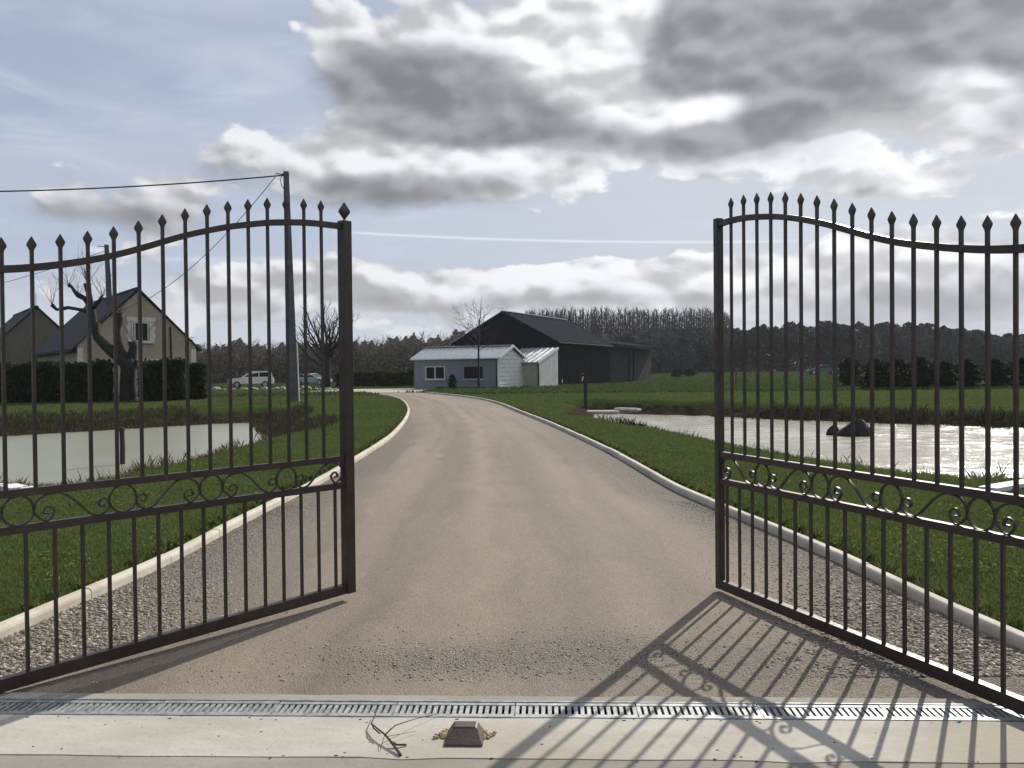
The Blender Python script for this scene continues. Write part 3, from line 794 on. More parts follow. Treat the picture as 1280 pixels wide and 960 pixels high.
# ------------------------------------------------------------------ loose gravel (real stones near the gate)
def stones(n, name, m):
    y = 3.78 + 5.2 * rng.random(n * 3) ** 1.6; u = rng.random(n * 3)
    xL, xR = by_y(DL, y), by_y(DR, y)
    x = xL + (xR - xL) * u
    side = np.maximum(1 - sm(u, .04, .30), sm(u, .72, .96))
    mid = np.exp(-((x + .45) / .5) ** 2 - ((y - 4.15) / .28) ** 2) + np.exp(-((x - .45) / .6) ** 2 - ((y - 4.2) / .35) ** 2)
    dl = (x + 1.0) * -.7637 + (y - 5.3) * .6455
    side = side * np.where(x < -.3, sm(dl, -.05, .15), 1.0)
    keep = rng.random(n * 3) < np.clip(side * .9 + .22 * mid + .02, 0, 1)
    x, y, side = x[keep][:n], y[keep][:n], side[keep][:n]
    n = len(x)
    r = (.0022 + .0052 * rng.random(n) ** 2.6) * (1 + .9 * side * (1 - sm(y, 4.6, 6.5)))
    g = (1 + 5 ** .5) / 2
    V0 = np.array([(-1, g, 0), (1, g, 0), (-1, -g, 0), (1, -g, 0), (0, -1, g), (0, 1, g), (0, -1, -g), (0, 1, -g), (g, 0, -1), (g, 0, 1), (-g, 0, -1), (-g, 0, 1)]) / 1.9
    V = V0[None] * (1 + rng.uniform(-.42, .42, (n, 12, 1))) * r[:, None, None] * np.stack([rng.uniform(.8, 1.4, n), rng.uniform(.8, 1.4, n), rng.uniform(.5, .8, n)], 1)[:, None, :]
    a = rng.random(n) * 6.28; ca, sa = np.cos(a)[:, None], np.sin(a)[:, None]
    V = np.stack([V[..., 0] * ca - V[..., 1] * sa, V[..., 0] * sa + V[..., 1] * ca, V[..., 2]], -1)
    V += np.stack([x, y, rise(x, y) + .014 * np.sin(np.pi * np.clip((x - by_y(DL, y)) / (by_y(DR, y) - by_y(DL, y)), 0, 1)) * sm(y, 3.7, 6) + r * .12], 1)[:, None, :]
    Fc = (np.array(ICO_F)[None] + (np.arange(n) * 12)[:, None, None]).reshape(-1, 3)
    return tag(mk(name, np_mesh(name, V.reshape(-1, 3), Fc), m), kind='stuff')
M_STONE = leaf_mat('gravel_stones', [(0.10, .088, .076), (.21, .18, .15), (.28, .243, .20), (.35, .31, .255), (.24, .21, .178), (.55, .51, .45)], .85, 0)
stones(42000, 'gravel', M_STONE)

# ------------------------------------------------------------------ grass
def blades(x, y, h, wd, name, m, lean=.6, z=None):
    n = len(x); a = rng.random(n) * 6.28; l = rng.random(n) * lean * h; la = rng.random(n) * 6.28
    z = H(x, y) if z is None else z
    cx, cy = np.cos(a) * wd / 2, np.sin(a) * wd / 2
    V = np.stack([np.stack([x - cx, y - cy, z - .01], 1), np.stack([x + cx, y + cy, z - .01], 1),
                  np.stack([x + cx * .6 + np.cos(la) * l * .45, y + cy * .6 + np.sin(la) * l * .45, z + h * .6], 1),
                  np.stack([x + np.cos(la) * l, y + np.sin(la) * l, z + h], 1)], 1).reshape(-1, 3)
    return tag(mk(name, np_mesh(name, V, np.arange(4 * n).reshape(n, 4)), m), kind='stuff')
M_GRASS = leaf_mat('grass_blades', [(.066, .100, .031), (.090, .135, .041), (.115, .158, .050), (.165, .182, .080), (.083, .122, .040)], .9, .30, True)
M_REED = leaf_mat('dry_reed', [(.046, .042, .028), (.075, .066, .044), (.032, .034, .020), (.115, .102, .07), (.042, .046, .026)], .9, .2)
M_TAN = leaf_mat('tan_reed', [(.06, .05, .03), (.11, .09, .058), (.17, .14, .09), (.08, .075, .04)], .9, .3)
M_DREED = leaf_mat('shaded_bank_growth', [(.020, .018, .012), (.032, .028, .018), (.045, .038, .025)], .9, .15)  # reed colours darkened to carry the shade of the far bank
def lawn_pts(n, y0, y1, pw):
    y = y0 * (y1 / y0) ** (rng.random(n) ** pw); x = (rng.random(n) * 2 - 1) * (y * .70 + 1.5)
    lim = -.6 - np.where(x < 0, 1.2, .7) * sm(y, 17, 22)
    ok = (poly_sd(DRIVE, x, y) < -.13) & (poly_sd(POND_L, x, y) < lim) & (poly_sd(POND_R, x, y) < lim) & (y > 4.1)
    return x[ok], y[ok]
x, y = lawn_pts(420000, 4.1, 46, 1.0)
blades(x, y, (.012 + .020 * rng.random(len(x)) ** 1.5) * (1 + .02 * y), .0030 + .0009 * y * (.6 + .8 * rng.random(len(x))), 'grass', M_GRASS)
y = 44 + 120 * rng.random(90000) ** 1.5; x = (rng.random(90000) * 2 - 1) * (y * .68 + 2)
ok = ~((y > 51) & (y < 67) & (x < -5.5)) & (poly_sd(DRIVE, x, y) < -.2); x, y = x[ok], y[ok]
blades(x, y, .07 + .12 * rng.random(len(x)), .05 + .0022 * y, 'grass', leaf_mat('field_grass', [(.054, .092, .033), (.074, .120, .043), (.093, .136, .052)], .9, .25, True), .8)
# longer tufts against the kerbs
for P_, s_ in ((DL, 1), (DR, -1)):
    n = 5000; i = rng.integers(0, len(P_) - 60, n); off = .13 + abs(rng.normal(0, .06, n))
    t_ = P_[i + 1] - P_[i]; t_ /= np.linalg.norm(t_, axis=1)[:, None]
    x = P_[i, 0] - t_[:, 1] * s_ * off; y = P_[i, 1] + t_[:, 0] * s_ * off
    blades(x, y, .03 + .05 * rng.random(n), .004 + .0011 * y, 'grass', M_GRASS, 1.0)
# weeds with broad yellow-green leaves in the lawn
x, y = lawn_pts(30000, 4.3, 16, 1.0)
nz = np.sin(x * 2.1 + 1.3) * np.sin(y * 1.7 + x) + .6 * np.sin(x * 5 + y * 3.1)
k_ = nz > .55 - .25 * (x > 0); x, y = x[k_], y[k_]
V, Fc = leaf_quads(np.stack([x, y, H(x, y) + .028], 1), .011 + .015 * rng.random(len(x)), .6)
tag(mk('weeds', np_mesh('weeds', V, Fc), leaf_mat('weed_leaves', [(.09, .14, .03), (.19, .23, .05), (.13, .17, .04)], .95, .3)), kind='stuff')
# rough growth round both ponds
def fringe(P, n, name, m):
    x0_, y0_ = P.min(0) - 2; x1_, y1_ = P.max(0) + 2
    x = rng.uniform(x0_, x1_, n); y = rng.uniform(y0_, y1_, n); s_ = poly_sd(P, x, y)
    cl = np.sin(x * 1.9 + 2) * np.sin(y * 2.3 + x * .7) + .5 * np.sin(x * 4.1)
    far = sm(y, 17, 22)
    ok = ((y < 24) | (x > 6) | (x < -6.5)) & (y < 30) & (s_ < .12) & (s_ > -(.55 + (1.3 if x0_ < -10 else .75) * far)) & (rng.random(n) < np.clip(.35 + .5 * far + .5 * (cl > .3), 0, 1)) & (poly_sd(DRIVE, x, y) < -.3)
    x, y, cl, far = x[ok], y[ok], cl[ok], far[ok]
    h = (.05 + .06 * rng.random(len(x))) * (1 + 1.0 * far * (1 + .5 * (cl > .3)))
    return blades(x, y, h * np.where(far > .5, 1, .7), .0025 + .0005 * y, name, m, .9)
fringe(POND_L, 120000, 'reeds', M_REED); fringe(POND_R, 110000, 'reeds', M_DREED)
tx_, ty_, th_ = [], [], []
for px, py, r_, hh, n_ in ((20, 603, .35, .36, 500), (45, 598, .45, .34, 800), (70, 597, .35, .24, 400), (110, 588, .5, .20, 400), (140, 583, .45, .26, 500), (172, 578, .35, .24, 450), (215, 566, .5, .16, 300),
                         (245, 560, .4, .22, 350), (262, 556, .4, .24, 350), (290, 547, .5, .12, 250), (1192, 588, .30, .15, 150), (1246, 594, .16, .26, 40), (1228, 592, .3, .12, 120), (1110, 577, .5, .16, 200),
                         (1000, 561, .6, .14, 200), (900, 543, .6, .16, 250), (842, 530, .6, .22, 300), (818, 527, .5, .18, 200), (1062, 570, .4, .15, 150)):
    p = flat(px, py, .06); tx_.append(rng.normal(p.x, r_ * .6, n_ * 3)); ty_.append(rng.normal(p.y + .10, r_ * .4, n_ * 3)); th_.append(hh * (.35 + .75 * rng.random(n_ * 3)))
tx_, ty_, th_ = map(np.concatenate, (tx_, ty_, th_))
blades(tx_, ty_, th_, .0018 + .00022 * ty_, 'reeds', M_TAN, .7)

# ------------------------------------------------------------------ tree builders
def grow(mb, p, d, L, r, lev, P, tips=None):
    n = 4 if lev > 1 else 6
    seg = max(2, int(P.get('seg', 4)) - (lev > 1)); pts = [p]; rd = [r]; d = d.normalized()
    for i in range(seg):
        d = (d + Vector((random.gauss(0, 1), random.gauss(0, 1), random.gauss(0, 1))) * P['wob'] + Vector((0, 0, P['up']))).normalized()
        p = p + d * (L / seg); pts.append(p); rd.append(r * (1 - (1 - P['tap']) * (i + 1) / seg))
    mb.tube(pts, rd, n if r > .03 else 3, lev < 1)
    if tips is not None and lev >= P['lev'] - 1: tips += pts[1:]
    if lev >= P['lev']: return
    k_ = P['kids'][min(lev, len(P['kids']) - 1)]
    for i in range(k_):
        t = P['t0'] + (1 - P['t0']) * (i + random.random()) / k_ if lev == 0 else .25 + .75 * (i + random.random()) / k_
        f = t * seg; a = min(int(f), seg - 1); q = pts[a].lerp(pts[a + 1], f - a)
        td = (pts[a + 1] - pts[a]).normalized()
        sd_ = td.cross(Vector((random.gauss(0, 1), random.gauss(0, 1), random.gauss(0, 1)))).normalized()
        nd = td * math.cos(P['ang']) + sd_ * math.sin(P['ang'] * random.uniform(.8, 1.25))
        rr = max((rd[a] * (1 - f + a) + rd[a + 1] * (f - a)) * P['rk'], P.get('rmin', .006))
        grow(mb, q, nd, L * P['lk'] * random.uniform(.7, 1.2) * (1 - .35 * t if lev == 0 else 1), rr, lev + 1, P, tips)
M_BARK = mat('grey_bark', (0.055, 0.048, 0.042), .95, .35, 8, .6, 30)
M_BARKD = mat('dark_bark', (0.03, 0.026, 0.024), .95, .35, 8, .5, 30)

# pollarded old tree in front of the house
base = G(161, 502)
o = empty('pollarded_tree', base, 0, 'old pollarded tree with a forked gnarled trunk in front of the house', 'tree')
D_ = base.y
Q = lambda px, py, dy=0: at(px, py, D_ + dy) - base
b = MB()
b.tube([Vector((0, 0, -.1)), Q(161, 500), Q(160, 480), Q(161, 462), Q(159, 449)], [.46, .42, .36, .36, .40], 12)
b.tube([Q(160, 455), Q(150, 446), Q(139, 438), Q(131, 430), Q(122, 421), Q(119, 412), Q(122, 403)], [.34, .30, .27, .25, .22, .18, .12], 10)
b.tube([Q(119, 415), Q(118, 405), Q(116, 392, .3), Q(113, 382, .3), Q(111, 366, .2), Q(109, 354, .1)], [.16, .15, .17, .17, .13, .17], 9)
b.tube([Q(160, 455), Q(153, 440), Q(148, 428), Q(146, 414), Q(150, 400), Q(149, 391)], [.28, .22, .20, .17, .15, .18], 9)
b.tube([Q(161, 458), Q(165, 446), Q(167, 434), Q(166, 427)], [.30, .22, .19, .22], 9)
b.tube([Q(163, 468), Q(169, 455), Q(170, 450)], [.2, .13, .14], 8)
b.build('trunk', M_BARKD, o, True)
b = MB()
b.tube([Q(114, 384, .3), Q(106, 373), Q(98, 369), Q(94, 365), Q(90, 359), Q(86, 356)], [.13, .12, .13, .09, .07, .1], 7)
b.tube([Q(116, 392, .3), Q(104, 388), Q(94, 386), Q(85, 384.5), Q(78, 386), Q(71, 387), Q(65, 381)], [.11, .09, .08, .085, .09, .07, .1], 7)
b.tube([Q(117, 385, .3), Q(124, 376), Q(128, 371)], [.1, .08, .1], 7)
b.build('limb', M_BARKD, o, True)
b = MB()
for (px, py, n_) in ((86, 356, 6), (65, 381, 5), (109, 353, 14), (128, 371, 8), (149, 390, 9), (98, 368, 5), (166, 427, 4), (122, 403, 5)):
    for i in range(n_):
        q = Q(px, py); dr = Vector((random.gauss(0, .5), random.gauss(0, .5), random.uniform(.3, 1.2))).normalized()
        grow(b, q, dr, random.uniform(.6, 1.5), .013, 1, dict(wob=.10, up=.12, tap=.3, lev=2, kids=[3], ang=.6, lk=.5, rk=.7, t0=.3, seg=3, rmin=.007))
b.build('twigs', M_BARKD, o)

# candelabra tree by the cars, small tree by the shed
base = G(407, 487); base = at(407, 481, 72); base.z = Hf(base.x, base.y)
o = empty('bare_tree', base, 0, 'bare wide-crowned tree with upswept limbs behind the gate stile', 'tree')
Q = lambda px, py, dy=0: at(px, py, 72 + dy) - base
b = MB(); b.tube([Vector((0, 0, -.2)), Q(408, 470), Q(409, 455), Q(410, 440)], [.42, .34, .30, .26], 10); b.build('trunk', M_BARKD, o, True)
b = MB()
LP = dict(wob=.12, up=.17, tap=.35, lev=2, kids=[7, 5], ang=.75, lk=.38, rk=.55, t0=.2, seg=5, rmin=.018)
for i in range(18):
    a = i * 2.4; s0 = Q(408 + random.uniform(-3, 3), random.uniform(440, 462)); r_ = random.uniform(.3, 2.3)
    grow(b, s0, Vector((math.cos(a) * r_, math.sin(a) * r_, .85)), random.uniform(4.0, 5.6) * (1 - .10 * r_), .11, 0, LP)
b.build('crown', M_BARKD, o)
base = at(598.5, 486, 57); base.z = Hf(base.x, base.y)
o = empty('young_tree', base, 0, 'slender young bare tree with a straight stem before the white shed', 'tree')
b = MB(); top = at(601.5, 371, 57) - base
b.tube([Vector((0, 0, -.1)), Vector((0, 0, 2.0)), Vector((.02, 0, 4.0)), top * .85, top], [.085, .07, .05, .025, .008], 7); b.build('trunk', M_BARKD, o, True)
b = MB()
for i in range(26):
    z = 2.6 + 2.6 * (i / 26); a = i * 2.4
    grow(b, Vector((0, 0, z)), Vector((math.cos(a), math.sin(a), .55)), random.uniform(.9, 2.0) * (1.3 - .18 * (z - 2)), .022, 1,
         dict(wob=.13, up=.05, tap=.3, lev=3, kids=[5, 4, 3], ang=.7, lk=.45, rk=.65, t0=.2, seg=4, rmin=.008))
b.build('crown', M_BARKD, o)

# ------------------------------------------------------------------ clipped hedges
M_HEDGE = leaf_mat('hedge_leaves', [(.014, .024, .011), (.024, .040, .015), (.034, .050, .019), (.018, .027, .013)], .6, .2)
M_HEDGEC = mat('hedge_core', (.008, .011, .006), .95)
def hedge(name, p0, p1, wd, h, label, group=None, n=2600, m=M_HEDGE, size=.14):
    p0, p1 = Vector(p0), Vector(p1); c = (p0 + p1) / 2; L = (p1 - p0).length; a = math.atan2(p1.y - p0.y, p1.x - p0.x)
    root = empty(name, c, a, label, 'hedge', group)
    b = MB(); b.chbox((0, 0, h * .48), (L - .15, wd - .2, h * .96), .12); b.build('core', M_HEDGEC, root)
    f = rng.integers(0, 5, n); uu, vv = rng.random(n) - .5, rng.random(n)
    x = np.where(f == 3, -L / 2, np.where(f == 4, L / 2, uu * L)); y = np.where(f == 0, -wd / 2, np.where(f == 1, wd / 2, (rng.random(n) - .5) * wd)); z = np.where(f == 2, h, vv * h)
    C = np.stack([x, y, z], 1) + rng.normal(0, .075, (n, 3)); C[:, 2] += .06 * (np.sin(C[:, 0] * 2.3) + .8 * np.sin(C[:, 0] * 5.9 + 1)) * (C[:, 2] > h * .7); C[:, 2] = np.maximum(C[:, 2], .03)
    V, Fc = leaf_quads(C, size * (.6 + .8 * rng.random(n)))
    mk('leaves', np_mesh('leaves', V, Fc), m, root)
    return root
def gp(px, py, Y=None):
    p = G(px, py, LAWN) if Y is None else at(px, py, Y)
    p.z = Hf(p.x, p.y); return p
a_, b_ = gp(-60, 504), gp(132, 502)
hedge('hedge', a_, b_, 1.0, 1.66, 'long dark clipped hedge in front of the two grey houses', n=7000)
a_, b_ = gp(180, 501), gp(229, 500)
hedge('hedge', a_, b_, 1.0, 1.72, 'dark clipped hedge under the gable window, beside the grey garden gate', n=3600)
a_, b_ = gp(234, 499), gp(253, 498.5)
hedge('hedge', a_, b_, .9, 1.55, 'narrow dark clipped shrub at the corner end of the hedge row', n=1400)
# grey garden gate between the hedges
p0_ = gp(163, 501, 39.6); p1_ = gp(178, 501, 39.6)
gg = empty('garden_gate', (p0_ + p1_) / 2, 0, 'grey boarded garden gate between the dark hedges', 'gate')
M_GREYW = mat('grey_painted_wood', (.40, .42, .44), .8, .2, 6)
wG = (p1_ - p0_).length
for i in range(5):
    MB().box((-wG / 2 + (i + .5) * wG / 5, 0, .82), (wG / 5 - .012, .03, 1.5)).build('board', M_GREYW, gg)
for zz in (.3, 1.3): MB().box((0, .03, zz), (wG, .03, .09)).build('rail', M_GREYW, gg)
for sx in (-1, 1): MB().box((sx * (wG / 2 + .05), 0, .85), (.09, .09, 1.7)).build('post', M_GREYW, gg)

# ------------------------------------------------------------------ houses
M_REND = mat('beige_render', (.37, .315, .24), .95, .12, 1.2, .3, 40)
M_SLATE = mat('dark_slate', (.030, .032, .040), .9, .3, 5, .4, 30)
M_WHITE = mat('white_stone_trim', (.62, .59, .52), .8, .1, 5)
M_GLASS = mat('window_glass', (.015, .018, .022), .3, .1, 2, spec=.08)
M_CURT = mat('curtain', (.42, .42, .42), .9)
M_RENDG = mat('shaded_render', (.12, .11, .095), .95, .12, 1.2, .3, 40)  # render darkened: the shade on the farther gable is in the colour
def house(apx, apy, Y, axis_ang, hw_, zr_, ze, Lh, label, window):
    ap = at(apx, apy, Y); gz = Hf(ap.x, ap.y)
    root = empty('house', (ap.x, ap.y, gz), axis_ang, label, 'house')
    R, E_ = ap.z - gz, ze
    b = MB()
    b.prism([(-hw_, -.1), (hw_, -.1), (hw_, E_), (0, R - .12), (-hw_, E_)], Lh, 1, 0.0); b.build('walls', M_REND if window else M_RENDG, root)
    sl = (R - E_) / hw_
    for sx in (-1, 1):
        rb = MB(); e = hw_ + .28
        rb.add([(0, -.12, R), (sx * e, -.12, R - sl * e), (sx * e, Lh + .12, R - sl * e), (0, Lh + .12, R),
                (0, -.12, R + .09), (sx * e, -.12, R - sl * e + .09), (sx * e, Lh + .12, R - sl * e + .09), (0, Lh + .12, R + .09)],
               [(0, 1, 2, 3), (7, 6, 5, 4), (0, 4, 5, 1), (1, 5, 6, 2), (2, 6, 7, 3), (3, 7, 4, 0)])
        rb.build('roof_slope', M_SLATE, root)
        MB().box((sx * (hw_ + .30), Lh / 2, E_ - .30), (.11, Lh + .2, .09)).build('gutter', M_DARK if sx < 0 else M_WHITE, root)
        MB().box((sx * (hw_ - .13), -.012, E_ / 2 - .05), (.27, .03, E_ - .2)).build('corner_trim', M_WHITE, root)
    MB().box((0, Lh / 2, R + .06), (.22, Lh + .2, .09)).build('ridge', M_SLATE, root)
    if window:
        wx, wz, ww, wh = window
        fr = MB().box((wx, -.02, wz), (ww, .06, wh)).build('window', M_WHITE, root)
        for sx in (-1, 1):
            MB().box((wx + sx * ww * .24, -.055, wz), (ww * .38, .012, wh * .88)).build('pane', M_GLASS, fr)
            MB().box((wx + sx * ww * .36, -.063, wz), (ww * .10, .004, wh * .86)).build('curtain', M_CURT, fr)
            for q in range(5):
                MB().box((wx + sx * (ww / 2 + (.14 if q % 2 else .10)), -.006, wz - wh / 2 + wh * (q + .5) / 5), (.27 if q % 2 else .19, .04, wh / 5 - .012)).build('quoin', M_WHITE, fr)
        MB().box((wx, -.02, wz + wh / 2 + .14), (ww + .5, .05, .24)).build('lintel', M_WHITE, fr)
        MB().box((wx, -.07, wz - wh / 2 - .05), (ww + .35, .16, .09)).build('sill', M_WHITE, fr)
        MB().box((1.15, -.02, 1.95), (2.2, .06, .16)).build('lintel', M_WHITE, root)
        MB().box((1.15, .002, 1.0), (1.9, .03, 1.7)).build('garage_door', M_GREYW, root)
        MB().tube([(1.62, -.06, 3.8), (1.70, -.06, .2)], .045, 6).build('downpipe', M_DARK, root)
    return root
haz = math.atan2(7.8, 10)
house(172.5, 361.5, 45, haz, 3.0, 6, 2.75, 12.7, 'beige gabled house with dark slate roof and one white-framed gable window', (.13, 3.5, .95, 1.05))
h2 = house(46, 384, 60, haz, 3.1, 6, 3.0, 11, 'farther grey-beige gabled house with a dark roof, at the frame edge', None)
MB().tube([(.0, .3, 6.2), (.0, .3, 7.1)], .02, 4).build('roof_aerial', M_DARK, h2)

# ------------------------------------------------------------------ white shed, link building, barn
BT = -rad(26)
M_SHED = mat('shaded_white_cladding', (.21, .235, .26), .75, .08, 2)  # white cladding with the long wall's bluish shade put into its colour
M_WCLAD = mat('white_cladding', (.66, .66, .65), .7, .08, 3)
M_ZINC = mat('zinc_roof', (.55, .56, .58), .35, .15, 6, .1, 50, metal=.8)
M_ANTH = mat('anthracite_sheet', (.016, .018, .022), .9, .2, 2, 0, 1, spec=.15, stretch=(4, 4, .2))
M_ANTH2 = mat('grey_sheet', (.040, .043, .048), .9, .2, 2, spec=.15)
M_ROOFD = mat('dark_roof_sheet', (.034, .038, .045), .95, .2, 3, spec=0.0)
def ribbed(mb, x0, x1, y0, z0, y1, z1, n, th=.05):      # ribbed metal slope, ribs running down the slope
    mb.add([(x0, y0, z0), (x1, y0, z0), (x1, y1, z1), (x0, y1, z1), (x0, y0, z0 - th), (x1, y0, z0 - th), (x1, y1, z1 - th), (x0, y1, z1 - th)],
           [(0, 1, 2, 3), (7, 6, 5, 4), (0, 4, 5, 1), (1, 5, 6, 2), (2, 6, 7, 3), (3, 7, 4, 0)])
    for i in range(n + 1):
        x = x0 + (x1 - x0) * i / n; w_ = .035
        x = min(max(x, x0 + w_), x1 - w_)
        mb.add([(x - w_, y0 - .01, z0 + .002), (x + w_, y0 - .01, z0 + .002), (x + w_ * .5, y0 - .01, z0 + .055), (x - w_ * .5, y0 - .01, z0 + .055),
                (x - w_, y1, z1 + .002), (x + w_, y1, z1 + .002), (x + w_ * .5, y1, z1 + .055), (x - w_ * .5, y1, z1 + .055)],
               [(0, 1, 2, 3), (7, 6, 5, 4), (1, 5, 6, 2), (2, 6, 7, 3), (3, 7, 4, 0)])
cx = at(622.8, 483.5, 60); gz = Hf(cx.x, cx.y) - .02
shed = empty('shed', (cx.x, cx.y, gz), BT, 'low white shed with two windows and a ribbed zinc roof', 'shed')
Ls, Ws = 7.1, 4.2
eh = at(622.8, 446.5, 60).z - gz; rh = eh + .86
b = MB(); b.prism([(0, -.2), (Ws, -.2), (Ws, eh), (Ws / 2, rh - .05), (0, eh)], -Ls, 0, 0.0)
b.build('walls', M_SHED, shed)
for nm, y0_, y1_ in (('roof_slope', -.22, Ws / 2), ('roof_slope', Ws + .22, Ws / 2)):
    b = MB(); ribbed(b, -Ls - .2, .22, y0_, eh - .03, y1_, rh + .04, 20); b.build(nm, M_ZINC, shed)
MB().box((-Ls / 2, Ws / 2, rh + .07), (Ls + .4, .34, .05)).build('ridge', M_ZINC, shed)
for y0_, y1_ in ((-.25, Ws / 2), (Ws + .25, Ws / 2)):
    b = MB(); b.add([(.235, y0_, eh - .16), (.235, y1_, rh - .09), (.235, y1_, rh + .06), (.235, y0_, eh + .0), (.27, y0_, eh - .16), (.27, y1_, rh - .09), (.27, y1_, rh + .06), (.27, y0_, eh + .0)],
                    [(0, 1, 2, 3), (7, 6, 5, 4), (0, 4, 5, 1), (1, 5, 6, 2), (2, 6, 7, 3), (3, 7, 4, 0)]); b.build('bargeboard', M_WCLAD, shed)
nb = 10
for i in range(nb):                                # horizontal boards of the sunlit gable end
    z0_, z1_ = i * (rh - .1) / nb, (i + 1) * (rh - .1) / nb - .02
    def hwid(z): return Ws / 2 if z < eh - .1 else max(.05, Ws / 2 * (rh - .1 - z) / (rh - eh))
    b = MB(); b.add([(x_, Ws / 2 + s_ * (hwid(z_) - .03), z_) for x_, z_ in ((.004, z0_), (.018, z1_)) for s_ in (-1, 1)] +
                    [(x_, Ws / 2 + s_ * (hwid(z_) - .03), z_) for x_, z_ in ((.04, z0_), (.022, z1_)) for s_ in (-1, 1)],
                    [(4, 5, 7, 6), (0, 1, 5, 4), (2, 6, 7, 3), (0, 4, 6, 2), (1, 3, 7, 5)])
    b.build('cladding_board', M_WCLAD, shed)
for wx in (-5.25, -2.0):
    f = MB(); ww, wh, wz = 1.62, .92, eh * .52
    for a, c_, s1, s2 in ((0, wh / 2, ww, .07), (0, -wh / 2, ww + .1, .07), (-ww / 2, 0, .07, wh), (ww / 2, 0, .07, wh), (0, 0, .08, wh)):
        if wx > -3 and a == 0 and c_ == 0: continue
        f.box((wx + a, -.02 - (.004 if s1 > s2 else 0), wz + c_), (s1, .06, s2))
    fr = f.build('window', M_WCLAD if wx < -3 else M_SHED, shed)
    for s_ in (-1, 1): MB().box((wx + s_ * ww / 4, -.008, wz), (ww / 2 - (.07 if wx < -3 else .02), .012, wh - .06)).build('pane', M_GLASS, fr)
    MB().box((wx, -.06, wz - wh / 2 - .06), (ww + .16, .10, .04)).build('sill', M_WCLAD, fr)
MB().tube([(-Ls - .2, -.27, eh - .07), (.2, -.27, eh - .07)], .05, 6).build('gutter', M_WCLAD, shed)
MB().box((.02, -.03, eh / 2), (.10, .10, eh)).build('corner_trim', M_WCLAD, shed)
MB().tube([(-.10, -.07, eh - .1), (-.10, -.07, .0)], .04, 6).build('downpipe', M_ANTH2, shed)
MB().box((-Ls / 2 + 1, -.25, .05), (4.8, .45, .16)).build('brick_plinth', mat('dark_brick', (.06, .035, .028), .9), shed)

# link building between shed and barn
lc = at(674, 481, 63); lz = Hf(lc.x, lc.y) - .05
lk = empty('link_building', (lc.x, lc.y, lz), BT, 'small beige lean-to with a steep ribbed zinc roof between shed and barn', 'outbuilding')
lw, ld, le = 3.0, 3.6, at(674, 452.5, 63).z - lz
lr = le + 1.05
b = MB(); b.prism([(0, -.1), (ld, -.1), (ld, lr), (0, le)], -lw, 0, 0.0); b.build('walls', mat('beige_panel', (.42, .37, .30), .85, .1, 2), lk)
b = MB(); b.prism([(.0, -.1), (ld, -.1), (ld, lr + .02), (0, le + .0)], .03, 0, .004); b.build('side_panel', mat('pale_panel', (.52, .53, .53), .8, .1, 2), lk)
b = MB(); ribbed(b, -lw - .1, .02, -.25, le + .0, ld + .1, lr + .12, 7); b.build('roof', M_ZINC, lk)
b = MB(); b.add([(.036, -.25, le - .13), (.036, ld + .1, lr - .03), (.036, ld + .1, lr + .15), (.036, -.25, le + .03), (.08, -.25, le - .13), (.08, ld + .1, lr - .03), (.08, ld + .1, lr + .15), (.08, -.25, le + .03)],
                [(0, 1, 2, 3), (7, 6, 5, 4), (0, 4, 5, 1), (1, 5, 6, 2), (2, 6, 7, 3), (3, 7, 4, 0)]); b.build('bargeboard', M_WCLAD, lk)
MB().tube([(-.05, -.06, le - .1), (-.05, -.06, 0)], .045, 6).build('downpipe', M_ANTH2, lk)

# barn
bc = at(694.5, 480, 68); bz = Hf(bc.x, bc.y) - .05
barn = empty('barn', (bc.x, bc.y, bz), BT, 'big black-clad gabled barn with a long grey open-sided bay', 'barn')
be = at(694.5, 425.5, 68).z - bz; hwB = 4.7; Lb, L2 = 13.5, 14.0
br = be + 2.45
b = MB(); b.prism([(0, -.2), (-2 * hwB, -.2), (-2 * hwB, be), (-hwB, br - .06), (0, be)], Lb, 1, 0.0); b.build('walls', M_ANTH, barn)
rb = MB()
for i in range(30):
    rb.box((.012, .3 + i * (Lb - .6) / 29, be / 2 - .06), (.035, .07, be - .14))
rb.build('wall_ribs', M_ANTH, barn)
sl = (br - be) / hwB
for s_ in (1, -1):
    xe = -hwB + s_ * (hwB + .30); ze_ = br - sl * (hwB + .30)
    b = MB()
    b.add([(-hwB, -.18, br), (xe, -.18, ze_), (xe, Lb + .1, ze_), (-hwB, Lb + .1, br), (-hwB, -.18, br + .11), (xe, -.18, ze_ + .11), (xe, Lb + .1, ze_ + .11), (-hwB, Lb + .1, br + .11)],
          [(0, 1, 2, 3), (7, 6, 5, 4), (0, 4, 5, 1), (1, 5, 6, 2), (2, 6, 7, 3), (3, 7, 4, 0)])
    b.build('roof_slope', M_ROOFD, barn)
MB().box((-hwB, Lb / 2, br + .13), (.42, Lb + .3, .07)).build('ridge', M_ZINC, barn)
b = MB(); b.add([(-hwB * 2 - .3, -.21, br - sl * (hwB + .3) + .12), (-hwB, -.21, br + .12), (-hwB, -.21, br + .17), (-hwB * 2 - .3, -.21, br - sl * (hwB + .3) + .17),
                 (-hwB * 2 - .3, .05, br - sl * (hwB + .3) + .12), (-hwB, .05, br + .12), (-hwB, .05, br + .17), (-hwB * 2 - .3, .05, br - sl * (hwB + .3) + .17)],
                [(0, 1, 2, 3), (7, 6, 5, 4), (0, 4, 5, 1), (1, 5, 6, 2), (2, 6, 7, 3), (3, 7, 4, 0)]); b.build('verge_flashing', M_ZINC, barn)
b = MB(); b.box((-3.0, Lb + L2 / 2 + .05, be / 2 - .1), (5.6, L2, be - .1)); b.build('bay_walls', M_ANTH2, barn)
